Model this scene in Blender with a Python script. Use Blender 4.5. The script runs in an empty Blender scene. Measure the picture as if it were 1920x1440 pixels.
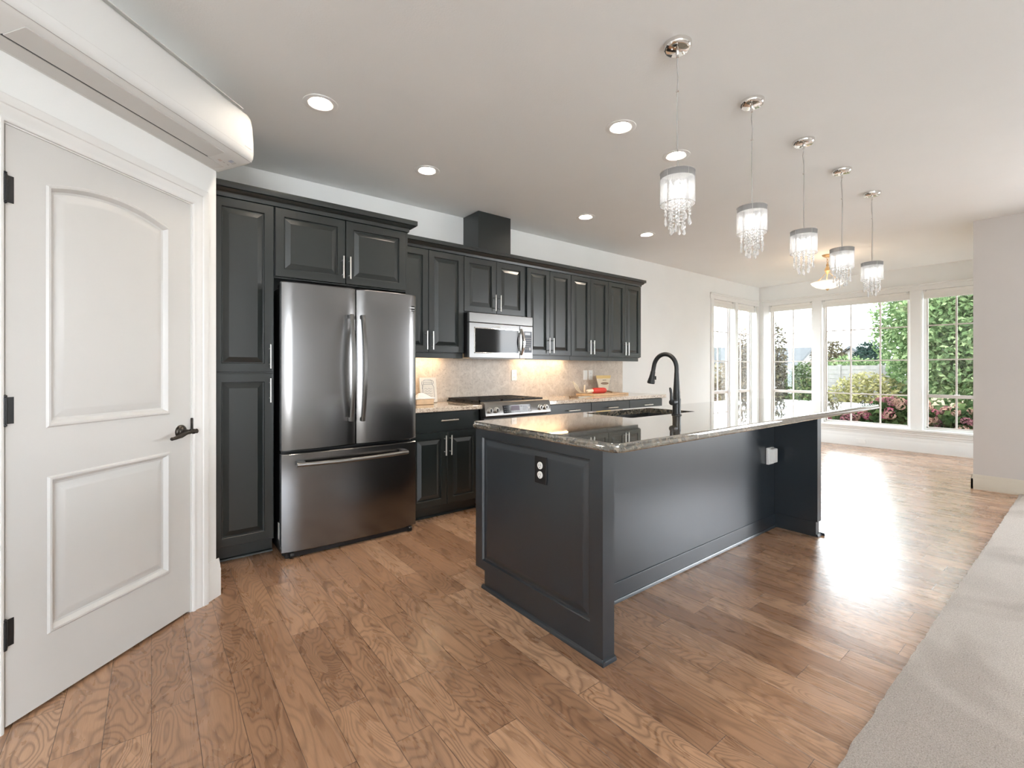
import bpy, bmesh, math, random
from mathutils import Vector, Matrix
random.seed(7)
R = math.radians
SC = bpy.context.scene
COL = SC.collection

# ---------------------------------------------------------------- camera, sky, sun, exposure
CAM_H = 1.23
cam_data = bpy.data.cameras.new('camera')
cam = bpy.data.objects.new('camera', cam_data)
COL.objects.link(cam)
cam.location = (0, 0, CAM_H)
# +X lies 52.02 degrees to the right of the view axis
cam.rotation_euler = (R(90), 0, R(52.02) - R(90))
cam_data.sensor_width = 36.0
cam_data.lens = 866.0 / 1920 * 36
cam_data.shift_y = -27.0 / 1920
cam_data.clip_start = 0.05
cam_data.clip_end = 300
SC.camera = cam

SC.view_settings.view_transform = 'Standard'
SC.view_settings.look = 'None'
SC.view_settings.exposure = 0.06
SC.view_settings.gamma = 1.0
SC.view_settings.use_curve_mapping = False
SC.cycles.max_bounces = 12
SC.cycles.diffuse_bounces = 9
SC.cycles.transmission_bounces = 8
SC.cycles.transparent_max_bounces = 12
SC.cycles.sample_clamp_indirect = 10.0
SC.cycles.use_denoising = True

world = bpy.data.worlds.new('sky')
SC.world = world
world.use_nodes = True
wn = world.node_tree.nodes
wl = world.node_tree.links
wn.clear()
w_out = wn.new('ShaderNodeOutputWorld')
w_bg = wn.new('ShaderNodeBackground')
w_tc = wn.new('ShaderNodeTexCoord')
w_map = wn.new('ShaderNodeMapping')
w_map.inputs['Scale'].default_value = (1.2, 1.2, 5.0)
w_noise = wn.new('ShaderNodeTexNoise')
w_noise.inputs['Scale'].default_value = 2.3
w_noise.inputs['Detail'].default_value = 6
w_ramp = wn.new('ShaderNodeValToRGB')
w_ramp.color_ramp.elements[0].position = 0.36
w_ramp.color_ramp.elements[0].color = (0.62, 0.78, 0.95, 1)
w_ramp.color_ramp.elements[1].position = 0.56
w_ramp.color_ramp.elements[1].color = (1.0, 1.0, 1.0, 1)
wl.new(w_tc.outputs['Generated'], w_map.inputs['Vector'])
wl.new(w_map.outputs['Vector'], w_noise.inputs['Vector'])
wl.new(w_noise.outputs['Fac'], w_ramp.inputs['Fac'])
wl.new(w_ramp.outputs['Color'], w_bg.inputs['Color'])
w_sep = wn.new('ShaderNodeSeparateXYZ')      # bright haze near the horizon, deeper sky overhead
wl.new(w_tc.outputs['Generated'], w_sep.inputs[0])
w_grad = wn.new('ShaderNodeMapRange')
w_grad.interpolation_type = 'SMOOTHSTEP'
w_grad.inputs['From Min'].default_value = 0.30
w_grad.inputs['From Max'].default_value = 0.75
w_grad.inputs['To Min'].default_value = 18.0
w_grad.inputs['To Max'].default_value = 3.5
wl.new(w_sep.outputs[2], w_grad.inputs['Value'])
wl.new(w_grad.outputs[0], w_bg.inputs['Strength'])
wl.new(w_bg.outputs['Background'], w_out.inputs['Surface'])

def add_light(name, kind, loc, energy, color=(1, 1, 1), rot=(0, 0, 0), size=None, size_y=None, portal=False, spread=None):
    d = bpy.data.lights.new(name, kind)
    d.energy = energy
    d.color = color
    o = bpy.data.objects.new(name, d)
    COL.objects.link(o)
    o.location = loc
    o.rotation_euler = rot
    if kind == 'AREA':
        d.shape = 'RECTANGLE'
        d.size = size
        d.size_y = size_y
        if spread: d.spread = spread
        if portal: d.cycles.is_portal = True
    return o

sun = add_light('sun', 'SUN', (0, -10, 20), 5.0, (1.0, 0.95, 0.86))
sun.rotation_euler = Vector((0.32, 0.42, -0.85)).to_track_quat('-Z', 'Y').to_euler()
sun.data.angle = R(1.0)

# daylight through the living-room window, then an added garden-side fill
DAY = (0.90, 0.95, 1.0)
add_light('daylight_living_room', 'AREA', (6.88, -1.25, 1.35), 80, DAY, (R(90), 0, R(90)), 1.8, 2.1)
add_light('fill_garden_side', 'AREA', (-1.7, -5.13, 1.35), 45, DAY, (R(90), 0, 0), 2.6, 2.1)  # added fill at an unseen opening, brightens door, pantry and ceiling
# portals that guide the sky's own light through the dining windows
add_light('portal', 'AREA', (9.17, 2.37, 1.35), 1, (1, 1, 1), (R(90), 0, R(90)), 3.0, 2.2, portal=True)
add_light('portal', 'AREA', (8.1, 4.15, 1.35), 1, (1, 1, 1), (R(90), 0, R(180)), 1.6, 2.2, portal=True)

# ---------------------------------------------------------------- node helpers / materials
def new_mat(name):
    m = bpy.data.materials.new(name)
    m.use_nodes = True
    nt = m.node_tree
    return m, nt, nt.nodes['Principled BSDF']

def nd(nt, t, **kw):
    n = nt.nodes.new(t)
    for k, v in kw.items():
        if k.startswith('i_'):
            key = k[2:]
            n.inputs[int(key) if key.isdigit() else key].default_value = v
        else:
            setattr(n, k, v)
    return n

def mth(nt, op, a, b=None, c=None):
    n = nt.nodes.new('ShaderNodeMath')
    n.operation = op
    for i, v in enumerate((a, b, c)):
        if v is None: continue
        if isinstance(v, (int, float)): n.inputs[i].default_value = v
        else: nt.links.new(v, n.inputs[i])
    return n.outputs[0]

def ramp(nt, fac, stops, interp='LINEAR'):
    n = nt.nodes.new('ShaderNodeValToRGB')
    cr = n.color_ramp
    cr.interpolation = interp
    while len(cr.elements) < len(stops): cr.elements.new(0.5)
    for e, (p, c) in zip(cr.elements, stops):
        e.position = p
        e.color = (*c, 1) if len(c) == 3 else c
    nt.links.new(fac, n.inputs['Fac'])
    return n.outputs['Color']

def mixc(nt, fac, a, b, blend='MIX'):
    n = nt.nodes.new('ShaderNodeMix')
    n.data_type = 'RGBA'
    n.blend_type = blend
    for s, v in ((n.inputs[0], fac), (n.inputs[6], a), (n.inputs[7], b)):
        if isinstance(v, (int, float)): s.default_value = v
        elif isinstance(v, tuple): s.default_value = (*v, 1) if len(v) == 3 else v
        else: nt.links.new(v, s)
    return n.outputs[2]

def bump(nt, bsdf, height, strength=0.2, dist=0.01):
    b = nt.nodes.new('ShaderNodeBump')
    b.inputs['Strength'].default_value = strength
    b.inputs['Distance'].default_value = dist
    nt.links.new(height, b.inputs['Height'])
    nt.links.new(b.outputs['Normal'], bsdf.inputs['Normal'])

def noise(nt, scale, detail=3, vec=None, rough=0.5, dist=0.0):
    n = nt.nodes.new('ShaderNodeTexNoise')
    n.inputs['Scale'].default_value = scale
    n.inputs['Detail'].default_value = detail
    n.inputs['Roughness'].default_value = rough
    n.inputs['Distortion'].default_value = dist
    if vec is not None: nt.links.new(vec, n.inputs['Vector'])
    return n

def obj_coord(nt):
    return nt.nodes.new('ShaderNodeTexCoord').outputs['Object']

def geo_pos(nt):
    return nt.nodes.new('ShaderNodeNewGeometry').outputs['Position']

def simple(name, col, rough=0.5, metal=0.0, nscale=0, namp=0.06, bumps=0, bstr=0.1, spec=0.5, coat=0.0):
    m, nt, b = new_mat(name)
    b.inputs['Base Color'].default_value = (*col, 1)
    b.inputs['Roughness'].default_value = rough
    b.inputs['Metallic'].default_value = metal
    b.inputs['Specular IOR Level'].default_value = spec
    b.inputs['Coat Weight'].default_value = coat
    if nscale:
        n = noise(nt, nscale, 4, geo_pos(nt))
        lo = tuple(c * (1 - namp) for c in col)
        hi = tuple(min(1, c * (1 + namp)) for c in col)
        nt.links.new(ramp(nt, n.outputs['Fac'], [(0.3, lo), (0.7, hi)]), b.inputs['Base Color'])
    if bumps:
        n = noise(nt, bumps, 3, geo_pos(nt))
        bump(nt, b, n.outputs['Fac'], bstr, 0.002)
    return m

M = {}
M['wall'] = simple('painted_wall', (0.85, 0.855, 0.84), 0.6, nscale=3, namp=0.012, bumps=140, bstr=0.12)
M['wall_greige'] = simple('greige_wall', (0.62, 0.585, 0.56), 0.6, nscale=3, namp=0.012, bumps=140, bstr=0.12)  # partition wall, toned darker and warmer than the other walls
M['ceiling'] = simple('painted_ceiling', (0.855, 0.86, 0.85), 0.7, nscale=2, namp=0.012, bumps=110, bstr=0.35)
M['trim'] = simple('white_trim_paint', (0.79, 0.785, 0.765), 0.32, nscale=4, namp=0.01)
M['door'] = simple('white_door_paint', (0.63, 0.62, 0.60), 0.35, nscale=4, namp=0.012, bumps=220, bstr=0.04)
M['cabinet'] = simple('black_cabinet_lacquer', (0.0105, 0.0150, 0.0148), 0.30, nscale=5, namp=0.12, bumps=260, bstr=0.03, spec=0.75)
M['island_paint'] = simple('black_island_paint', (0.0095, 0.0165, 0.0240), 0.33, nscale=5, namp=0.12, spec=1.0)
M['nickel'] = simple('satin_nickel', (0.72, 0.70, 0.66), 0.28, 1.0)
M['chrome'] = simple('polished_chrome', (0.80, 0.78, 0.76), 0.07, 1.0)
M['bronze'] = simple('dark_bronze', (0.05, 0.043, 0.037), 0.36, 0.85, nscale=60, namp=0.4)
M['matte_black'] = simple('matte_black_metal', (0.022, 0.023, 0.024), 0.38, 0.3)
M['black_plastic'] = simple('black_plastic', (0.008, 0.008, 0.009), 0.35)
M['iron'] = simple('cast_iron', (0.022, 0.021, 0.021), 0.55, 0.2, bumps=300, bstr=0.2)
M['white_plastic'] = simple('white_plastic', (0.84, 0.84, 0.82), 0.35)
M['unit_white'] = simple('warm_white_plastic', (0.72, 0.72, 0.705), 0.55)
M['unit_grey'] = simple('vane_plastic', (0.62, 0.61, 0.59), 0.45)
M['blind'] = simple('roller_blind_fabric', (0.80, 0.78, 0.74), 0.7)
M['sash'] = simple('taupe_window_sash', (0.58, 0.53, 0.49), 0.45)
M['steel_dark'] = simple('sink_composite', (0.03, 0.032, 0.033), 0.35, nscale=60, namp=0.4)
M['glass_black'] = simple('black_glass', (0.012, 0.013, 0.014), 0.05, spec=0.25)
M['display'] = simple('display_glass', (0.10, 0.075, 0.11), 0.25, spec=0.2)
M['panel_grey'] = simple('grey_control_panel', (0.13, 0.145, 0.17), 0.4, spec=0.3)
M['lcd'] = simple('grey_lcd', (0.52, 0.55, 0.60), 0.3)
M['mark'] = simple('light_print', (0.62, 0.62, 0.62), 0.4)
M['mark_grey'] = simple('grey_print', (0.42, 0.40, 0.39), 0.4)
M['ink'] = simple('drawing_ink', (0.33, 0.32, 0.32), 0.6)
M['paper'] = simple('cream_sign_board', (0.80, 0.76, 0.68), 0.6, nscale=30, namp=0.03)
M['red'] = simple('red_silicone', (0.62, 0.05, 0.035), 0.35)
M['cream'] = simple('cream_plastic', (0.82, 0.74, 0.60), 0.4)
M['brown'] = simple('brown_wood_handle', (0.22, 0.13, 0.07), 0.45, nscale=40, namp=0.2)
M['maple'] = simple('maple_board', (0.66, 0.46, 0.28), 0.45, nscale=14, namp=0.12)
M['bag'] = simple('cream_pouch', (0.74, 0.66, 0.50), 0.4, nscale=18, namp=0.05)
M['bag_top'] = simple('gold_pouch_top', (0.72, 0.52, 0.20), 0.4)
M['bag_label'] = simple('brown_pouch_label', (0.28, 0.19, 0.12), 0.5)
M['cord'] = simple('clear_cord', (0.42, 0.41, 0.39), 0.3)
M['sticker_blue'] = simple('blue_grey_sticker', (0.45, 0.48, 0.56), 0.4)
M['sticker_pink'] = simple('pink_grey_sticker', (0.62, 0.53, 0.50), 0.4)
M['amber'] = simple('aged_brass', (0.62, 0.44, 0.24), 0.35, 0.6)
M['fence'] = simple('pale_fence_board', (0.175, 0.170, 0.158), 0.8, nscale=6, namp=0.15)
M['roof'] = simple('slate_grey_roof', (0.055, 0.060, 0.065), 0.85, nscale=3, namp=0.15)
M['siding'] = simple('pale_siding', (0.210, 0.205, 0.190), 0.8, nscale=2, namp=0.05)
M['bark'] = simple('bark', (0.08, 0.06, 0.045), 0.9, nscale=8, namp=0.3)

def emission(name, col, strength):
    m, nt, b = new_mat(name)
    b.inputs['Base Color'].default_value = (*col, 1)
    b.inputs['Emission Color'].default_value = (*col, 1)
    b.inputs['Emission Strength'].default_value = strength
    return m
M['lamp_warm'] = emission('lit_downlight', (1.0, 0.87, 0.72), 300)
M['strip_warm'] = emission('lit_under_cabinet_strip', (1.0, 0.74, 0.46), 44)
M['bulb'] = emission('lit_pendant_bulb', (1.0, 0.98, 0.95), 32)
M['bowl_bulb'] = emission('lit_bowl_bulb', (1.0, 0.78, 0.52), 260)

def stainless(name, col=(0.20, 0.195, 0.192), rough=0.24, sx=4, sy=4, sz=420):
    m, nt, b = new_mat(name)
    b.inputs['Metallic'].default_value = 1.0
    mp = nd(nt, 'ShaderNodeMapping')
    mp.inputs['Scale'].default_value = (sx, sy, sz)
    nt.links.new(geo_pos(nt), mp.inputs['Vector'])
    n = noise(nt, 1.0, 2, mp.outputs['Vector'])
    lo = tuple(c * 0.95 for c in col)
    nt.links.new(ramp(nt, n.outputs['Fac'], [(0.3, lo), (0.7, col)]), b.inputs['Base Color'])
    b.inputs['Roughness'].default_value = rough
    b.inputs['Anisotropic'].default_value = 0.75
    t = nd(nt, 'ShaderNodeTangent', direction_type='RADIAL', axis='Z')
    nt.links.new(t.outputs['Tangent'], b.inputs['Tangent'])
    bump(nt, b, n.outputs['Fac'], 0.012, 0.0006)
    return m
M['stainless'] = stainless('brushed_stainless', rough=0.22)
M['stainless_bright'] = stainless('bright_stainless', (0.25, 0.245, 0.24), 0.30)

def wood_floor():
    m, nt, b = new_mat('hickory_plank_floor')
    L = nt.links
    sep = nd(nt, 'ShaderNodeSeparateXYZ')
    L.new(geo_pos(nt), sep.inputs[0])
    x, y = sep.outputs[0], sep.outputs[1]
    W = 0.127
    rowf = mth(nt, 'DIVIDE', x, W)
    row = mth(nt, 'FLOOR', rowf)
    wn1 = nd(nt, 'ShaderNodeTexWhiteNoise', noise_dimensions='1D')
    L.new(row, wn1.inputs['W'])
    ln = mth(nt, 'MULTIPLY_ADD', wn1.outputs['Value'], 0.55, 0.60)
    off = mth(nt, 'MULTIPLY', wn1.outputs['Value'], 37.3)
    colf = mth(nt, 'ADD', mth(nt, 'DIVIDE', y, ln), off)
    colm = mth(nt, 'FLOOR', colf)
    cmb = nd(nt, 'ShaderNodeCombineXYZ')
    L.new(row, cmb.inputs[0]); L.new(colm, cmb.inputs[1])
    wn2 = nd(nt, 'ShaderNodeTexWhiteNoise', noise_dimensions='3D')
    L.new(cmb.outputs[0], wn2.inputs['Vector'])
    rnd = wn2.outputs['Value']
    sepc = nd(nt, 'ShaderNodeSeparateColor')
    L.new(wn2.outputs['Color'], sepc.inputs[0])
    r1, r2, r3 = sepc.outputs[0], sepc.outputs[1], sepc.outputs[2]
    # isolines of a stretched smooth field make the cathedral figure
    gv = nd(nt, 'ShaderNodeCombineXYZ')
    stretch = mth(nt, 'MULTIPLY_ADD', r1, 1.4, 0.75)
    L.new(mth(nt, 'MULTIPLY', x, 6.5), gv.inputs[0])
    L.new(mth(nt, 'MULTIPLY', y, stretch), gv.inputs[1])
    L.new(mth(nt, 'MULTIPLY', rnd, 91.0), gv.inputs[2])
    f = noise(nt, 1.0, 2.2, gv.outputs[0], 0.42, 0.35)
    freq = mth(nt, 'MULTIPLY_ADD', r2, 16.0, 17.0)
    ph = mth(nt, 'MULTIPLY', f.outputs['Fac'], freq)
    fr = mth(nt, 'FRACT', ph)
    tri = mth(nt, 'ABSOLUTE', mth(nt, 'SUBTRACT', fr, 0.5))     # 0 .. 0.5
    line = ramp(nt, tri, [(0.0, (0, 0, 0)), (0.10, (0.35, 0.35, 0.35)), (0.30, (1, 1, 1))])
    # fine pores
    pv = nd(nt, 'ShaderNodeCombineXYZ')
    L.new(mth(nt, 'MULTIPLY', x, 330.0), pv.inputs[0])
    L.new(mth(nt, 'MULTIPLY', y, 14.0), pv.inputs[1])
    L.new(rnd, pv.inputs[2])
    pores = noise(nt, 1.0, 2, pv.outputs[0])
    big = noise(nt, 2.6, 3, gv.outputs[0], 0.6, 0.6)
    base = ramp(nt, r3, [(0.0, (0.34, 0.19, 0.108)), (0.45, (0.45, 0.262, 0.152)), (0.8, (0.50, 0.30, 0.178)), (1.0, (0.55, 0.345, 0.215))])
    dark = mixc(nt, 1.0, base, (0.46, 0.42, 0.40), 'MULTIPLY')
    amt = mth(nt, 'MULTIPLY_ADD', r1, 0.45, 0.45)
    k = mth(nt, 'SUBTRACT', 1.0, mth(nt, 'MULTIPLY', mth(nt, 'SUBTRACT', 1.0, line), amt))
    c1 = mixc(nt, k, dark, base)
    smoke = ramp(nt, big.outputs['Fac'], [(0.32, (0.80, 0.77, 0.75)), (0.54, (1.03, 1.02, 1.02))])
    c2 = mixc(nt, 0.9, c1, smoke, 'MULTIPLY')
    c3 = mixc(nt, 0.35, c2, ramp(nt, pores.outputs['Fac'], [(0.35, (0.72, 0.70, 0.68)), (0.6, (1.05, 1.05, 1.05))]), 'MULTIPLY')
    # seams between boards
    ex = mth(nt, 'FRACT', rowf)
    ex = mth(nt, 'MINIMUM', ex, mth(nt, 'SUBTRACT', 1.0, ex))
    ex = mth(nt, 'MULTIPLY', ex, W)
    ey = mth(nt, 'FRACT', colf)
    ey = mth(nt, 'MINIMUM', ey, mth(nt, 'SUBTRACT', 1.0, ey))
    ey = mth(nt, 'MULTIPLY', ey, ln)
    e = mth(nt, 'MINIMUM', ex, ey)
    seam = ramp(nt, mth(nt, 'MULTIPLY', e, 400.0), [(0.15, (0.0, 0.0, 0.0)), (0.6, (1, 1, 1))])
    c4 = mixc(nt, seam, (0.085, 0.045, 0.025), c3)
    L.new(c4, b.inputs['Base Color'])
    rr = ramp(nt, big.outputs['Fac'], [(0.3, (0.24, 0.24, 0.24)), (0.7, (0.33, 0.33, 0.33))])
    L.new(rr, b.inputs['Roughness'])
    b.inputs['Specular IOR Level'].default_value = 0.62
    b.inputs['Coat Weight'].default_value = 0.35
    b.inputs['Coat Roughness'].default_value = 0.22
    sv = nd(nt, 'ShaderNodeCombineXYZ')
    L.new(mth(nt, 'MULTIPLY', x, 26.0), sv.inputs[0])
    L.new(mth(nt, 'MULTIPLY', y, 5.0), sv.inputs[1])
    L.new(rnd, sv.inputs[2])
    scr = noise(nt, 1.0, 2, sv.outputs[0])
    h = mth(nt, 'ADD', mth(nt, 'MULTIPLY', seam, 0.8), mth(nt, 'ADD', mth(nt, 'MULTIPLY', line, 0.16), mth(nt, 'MULTIPLY', scr.outputs['Fac'], 0.55)))
    bump(nt, b, h, 0.45, 0.0018)
    return m
M['floor'] = wood_floor()

def granite(name, stops, scale=70, rough=0.07, ior=1.6, coat=0.3):
    m, nt, b = new_mat(name)
    p = geo_pos(nt)
    v = nd(nt, 'ShaderNodeTexVoronoi')
    v.inputs['Scale'].default_value = scale
    nt.links.new(p, v.inputs['Vector'])
    n1 = noise(nt, scale * 0.55, 5, p, 0.65, 0.6)
    n2 = noise(nt, scale * 0.10, 3, p, 0.6)
    sc = nd(nt, 'ShaderNodeSeparateColor')
    nt.links.new(v.outputs['Color'], sc.inputs[0])
    a = mth(nt, 'ADD', mth(nt, 'MULTIPLY', sc.outputs[0], 0.34), mth(nt, 'MULTIPLY', n1.outputs['Fac'], 0.46))
    a = mth(nt, 'ADD', a, mth(nt, 'MULTIPLY', n2.outputs['Fac'], 0.34))
    nt.links.new(ramp(nt, a, stops), b.inputs['Base Color'])
    b.inputs['Roughness'].default_value = rough
    b.inputs['Specular IOR Level'].default_value = 0.6
    b.inputs['IOR'].default_value = ior
    b.inputs['Coat Weight'].default_value = coat
    b.inputs['Coat Roughness'].default_value = 0.02
    b.inputs['Coat IOR'].default_value = 1.9
    return m
M['granite_dark'] = granite('green_brown_granite', [(0.34, (0.03, 0.03, 0.027)), (0.50, (0.085, 0.082, 0.066)), (0.62, (0.135, 0.118, 0.090)), (0.76, (0.24, 0.20, 0.155)), (0.88, (0.08, 0.08, 0.07))], 60, 0.04, 1.9, 1.0)
M['granite_light'] = granite('tan_speckled_granite', [(0.32, (0.10, 0.075, 0.055)), (0.42, (0.42, 0.33, 0.25)), (0.55, (0.62, 0.52, 0.42)), (0.72, (0.72, 0.64, 0.54)), (0.86, (0.36, 0.24, 0.18))], 85, 0.08)

def backsplash_mat():
    m, nt, b = new_mat('travertine_backsplash')
    p = geo_pos(nt)
    n1 = noise(nt, 9, 6, p, 0.65, 1.2)
    n2 = noise(nt, 55, 4, p, 0.6, 0.5)
    c1 = ramp(nt, n1.outputs['Fac'], [(0.3, (0.50, 0.41, 0.33)), (0.55, (0.62, 0.53, 0.44)), (0.75, (0.70, 0.62, 0.53))])
    c2 = mixc(nt, 0.5, c1, ramp(nt, n2.outputs['Fac'], [(0.34, (0.62, 0.58, 0.54)), (0.48, (1, 1, 1))]), 'MULTIPLY')
    sep = nd(nt, 'ShaderNodeSeparateXYZ')
    nt.links.new(p, sep.inputs[0])
    fx = mth(nt, 'FRACT', mth(nt, 'DIVIDE', mth(nt, 'ADD', sep.outputs[0], 0.155), 0.4572))
    fx = mth(nt, 'MULTIPLY', mth(nt, 'MINIMUM', fx, mth(nt, 'SUBTRACT', 1.0, fx)), 0.4572)
    g = ramp(nt, mth(nt, 'MULTIPLY', fx, 300.0), [(0.2, (0, 0, 0)), (0.6, (1, 1, 1))])
    nt.links.new(mixc(nt, g, (0.40, 0.33, 0.27), c2), b.inputs['Base Color'])
    b.inputs['Roughness'].default_value = 0.32
    bump(nt, b, n2.outputs['Fac'], 0.12, 0.002)
    return m
M['backsplash'] = backsplash_mat()

def carpet_mat():
    m, nt, b = new_mat('beige_carpet')
    p = geo_pos(nt)
    n1 = noise(nt, 240, 3, p, 0.7)
    n2 = noise(nt, 1.1, 2, p, 0.5, 0.8)
    v = nd(nt, 'ShaderNodeTexVoronoi')
    v.inputs['Scale'].default_value = 150
    nt.links.new(p, v.inputs['Vector'])
    c1 = ramp(nt, n1.outputs['Fac'], [(0.30, (0.36, 0.315, 0.28)), (0.52, (0.56, 0.51, 0.465)), (0.72, (0.70, 0.65, 0.60))])
    nap = ramp(nt, n2.outputs['Fac'], [(0.46, (0.88, 0.87, 0.86)), (0.53, (1.06, 1.06, 1.06))])
    nt.links.new(mixc(nt, 1.0, c1, nap, 'MULTIPLY'), b.inputs['Base Color'])
    b.inputs['Roughness'].default_value = 0.95
    b.inputs['Specular IOR Level'].default_value = 0.1
    h = mth(nt, 'ADD', n1.outputs['Fac'], mth(nt, 'MULTIPLY', v.outputs['Distance'], 0.6))
    bump(nt, b, h, 0.9, 0.006)
    return m
M['carpet'] = carpet_mat()

def thin_glass(name, tint=(1, 1, 1), rough=0.0, ior=1.45):
    m = bpy.data.materials.new(name)
    m.use_nodes = True
    nt = m.node_tree
    nt.nodes.clear()
    out = nd(nt, 'ShaderNodeOutputMaterial')
    tr = nd(nt, 'ShaderNodeBsdfTransparent')
    tr.inputs[0].default_value = (*tint, 1)
    gl = nd(nt, 'ShaderNodeBsdfGlossy')
    gl.inputs['Roughness'].default_value = rough
    fr = nd(nt, 'ShaderNodeFresnel')
    g = nd(nt, 'ShaderNodeNewGeometry')      # same reflectance from both faces of the pane
    nt.links.new(mth(nt, 'POWER', ior, mth(nt, 'MULTIPLY_ADD', g.outputs['Backfacing'], -2.0, 1.0)), fr.inputs['IOR'])
    mx = nd(nt, 'ShaderNodeMixShader')
    nt.links.new(fr.outputs[0], mx.inputs[0])
    nt.links.new(tr.outputs[0], mx.inputs[1])
    nt.links.new(gl.outputs[0], mx.inputs[2])
    nt.links.new(mx.outputs[0], out.inputs[0])
    return m
M['glass'] = thin_glass('window_glass', (0.975, 0.99, 0.985), 0.0, 1.5)

def crystal_mat():
    m = bpy.data.materials.new('cut_crystal')
    m.use_nodes = True
    nt = m.node_tree
    nt.nodes.clear()
    out = nd(nt, 'ShaderNodeOutputMaterial')
    tr = nd(nt, 'ShaderNodeBsdfTransparent'); tr.inputs[0].default_value = (0.98, 0.98, 0.98, 1)
    df = nd(nt, 'ShaderNodeBsdfDiffuse'); df.inputs[0].default_value = (0.94, 0.94, 0.94, 1)
    tl = nd(nt, 'ShaderNodeBsdfTranslucent'); tl.inputs[0].default_value = (0.94, 0.94, 0.94, 1)
    gl = nd(nt, 'ShaderNodeBsdfGlossy'); gl.inputs['Roughness'].default_value = 0.05
    body = nd(nt, 'ShaderNodeMixShader'); body.inputs[0].default_value = 0.5
    nt.links.new(df.outputs[0], body.inputs[1]); nt.links.new(tl.outputs[0], body.inputs[2])
    m1 = nd(nt, 'ShaderNodeMixShader'); m1.inputs[0].default_value = 0.52
    nt.links.new(tr.outputs[0], m1.inputs[1]); nt.links.new(body.outputs[0], m1.inputs[2])
    m2 = nd(nt, 'ShaderNodeMixShader'); m2.inputs[0].default_value = 0.20
    nt.links.new(m1.outputs[0], m2.inputs[1]); nt.links.new(gl.outputs[0], m2.inputs[2])
    nt.links.new(m2.outputs[0], out.inputs[0])
    return m
M['crystal'] = crystal_mat()

def sheer(name, alpha, col=(0.82, 0.82, 0.80)):
    m = bpy.data.materials.new(name)
    m.use_nodes = True
    nt = m.node_tree
    nt.nodes.clear()
    out = nd(nt, 'ShaderNodeOutputMaterial')
    tr = nd(nt, 'ShaderNodeBsdfTransparent')
    df = nd(nt, 'ShaderNodeBsdfDiffuse'); df.inputs[0].default_value = (*col, 1)
    tl = nd(nt, 'ShaderNodeBsdfTranslucent'); tl.inputs[0].default_value = (*col, 1)
    m1 = nd(nt, 'ShaderNodeMixShader'); m1.inputs[0].default_value = 0.5
    nt.links.new(df.outputs[0], m1.inputs[1]); nt.links.new(tl.outputs[0], m1.inputs[2])
    # vertical threads of the organza
    tc = nt.nodes.new('ShaderNodeTexCoord')
    sep = nd(nt, 'ShaderNodeSeparateXYZ'); nt.links.new(tc.outputs['Object'], sep.inputs[0])
    ang = mth(nt, 'ARCTAN2', sep.outputs[1], sep.outputs[0])
    th = mth(nt, 'SINE', mth(nt, 'MULTIPLY', ang, 110.0))
    al = mth(nt, 'MULTIPLY_ADD', th, 0.12, alpha)
    m2 = nd(nt, 'ShaderNodeMixShader')
    nt.links.new(al, m2.inputs[0])
    nt.links.new(tr.outputs[0], m2.inputs[1]); nt.links.new(m1.outputs[0], m2.inputs[2])
    nt.links.new(m2.outputs[0], out.inputs[0])
    return m
M['sheer'] = sheer('sheer_organza', 0.42, (0.66, 0.67, 0.67))
M['sheer_band'] = sheer('doubled_organza_band', 0.88, (0.17, 0.17, 0.17))
M['bowl_glass'] = emission('lit_alabaster_bowl', (1.0, 0.84, 0.70), 1.0)

def leaf_mat(name, c0, c1, c2, trans=0.35):
    m = bpy.data.materials.new(name)
    m.use_nodes = True
    nt = m.node_tree
    nt.nodes.clear()
    out = nd(nt, 'ShaderNodeOutputMaterial')
    g = nd(nt, 'ShaderNodeNewGeometry')
    c = ramp(nt, g.outputs['Random Per Island'], [(0.0, c0), (0.55, c1), (1.0, c2)])
    df = nd(nt, 'ShaderNodeBsdfDiffuse'); nt.links.new(c, df.inputs[0])
    tl = nd(nt, 'ShaderNodeBsdfTranslucent'); nt.links.new(c, tl.inputs[0])
    mx = nd(nt, 'ShaderNodeMixShader'); mx.inputs[0].default_value = trans
    nt.links.new(df.outputs[0], mx.inputs[1]); nt.links.new(tl.outputs[0], mx.inputs[2])
    nt.links.new(mx.outputs[0], out.inputs[0])
    return m
M['leaf_green'] = leaf_mat('bright_green_leaves', (0.065, 0.105, 0.045), (0.130, 0.195, 0.085), (0.300, 0.370, 0.190), 0.45)
M['leaf_dark'] = leaf_mat('dark_green_leaves', (0.022, 0.037, 0.015), (0.051, 0.085, 0.031), (0.111, 0.153, 0.060))
M['leaf_plum'] = leaf_mat('plum_leaves', (0.043, 0.034, 0.025), (0.085, 0.073, 0.051), (0.145, 0.136, 0.076))
M['leaf_brown'] = leaf_mat('brownish_leaves', (0.088, 0.069, 0.048), (0.160, 0.123, 0.088), (0.240, 0.208, 0.144))
M['leaf_yellow'] = leaf_mat('yellow_green_leaves', (0.15, 0.15, 0.06), (0.25, 0.24, 0.11), (0.36, 0.33, 0.17))
M['needle'] = leaf_mat('pine_needles', (0.010, 0.022, 0.020), (0.020, 0.037, 0.030), (0.035, 0.055, 0.043), 0.1)
M['straw'] = leaf_mat('dry_straw', (0.221, 0.169, 0.078), (0.338, 0.273, 0.143), (0.429, 0.364, 0.221), 0.3)
M['petal_pink'] = leaf_mat('rose_petals', (0.220, 0.050, 0.086), (0.360, 0.100, 0.150), (0.460, 0.200, 0.220), 0.2)
M['petal_mauve'] = leaf_mat('mauve_petals', (0.160, 0.056, 0.074), (0.270, 0.110, 0.130), (0.380, 0.200, 0.200), 0.2)
M['petal_tan'] = leaf_mat('faded_petals', (0.240, 0.130, 0.100), (0.380, 0.230, 0.180), (0.480, 0.330, 0.250), 0.2)
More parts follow.
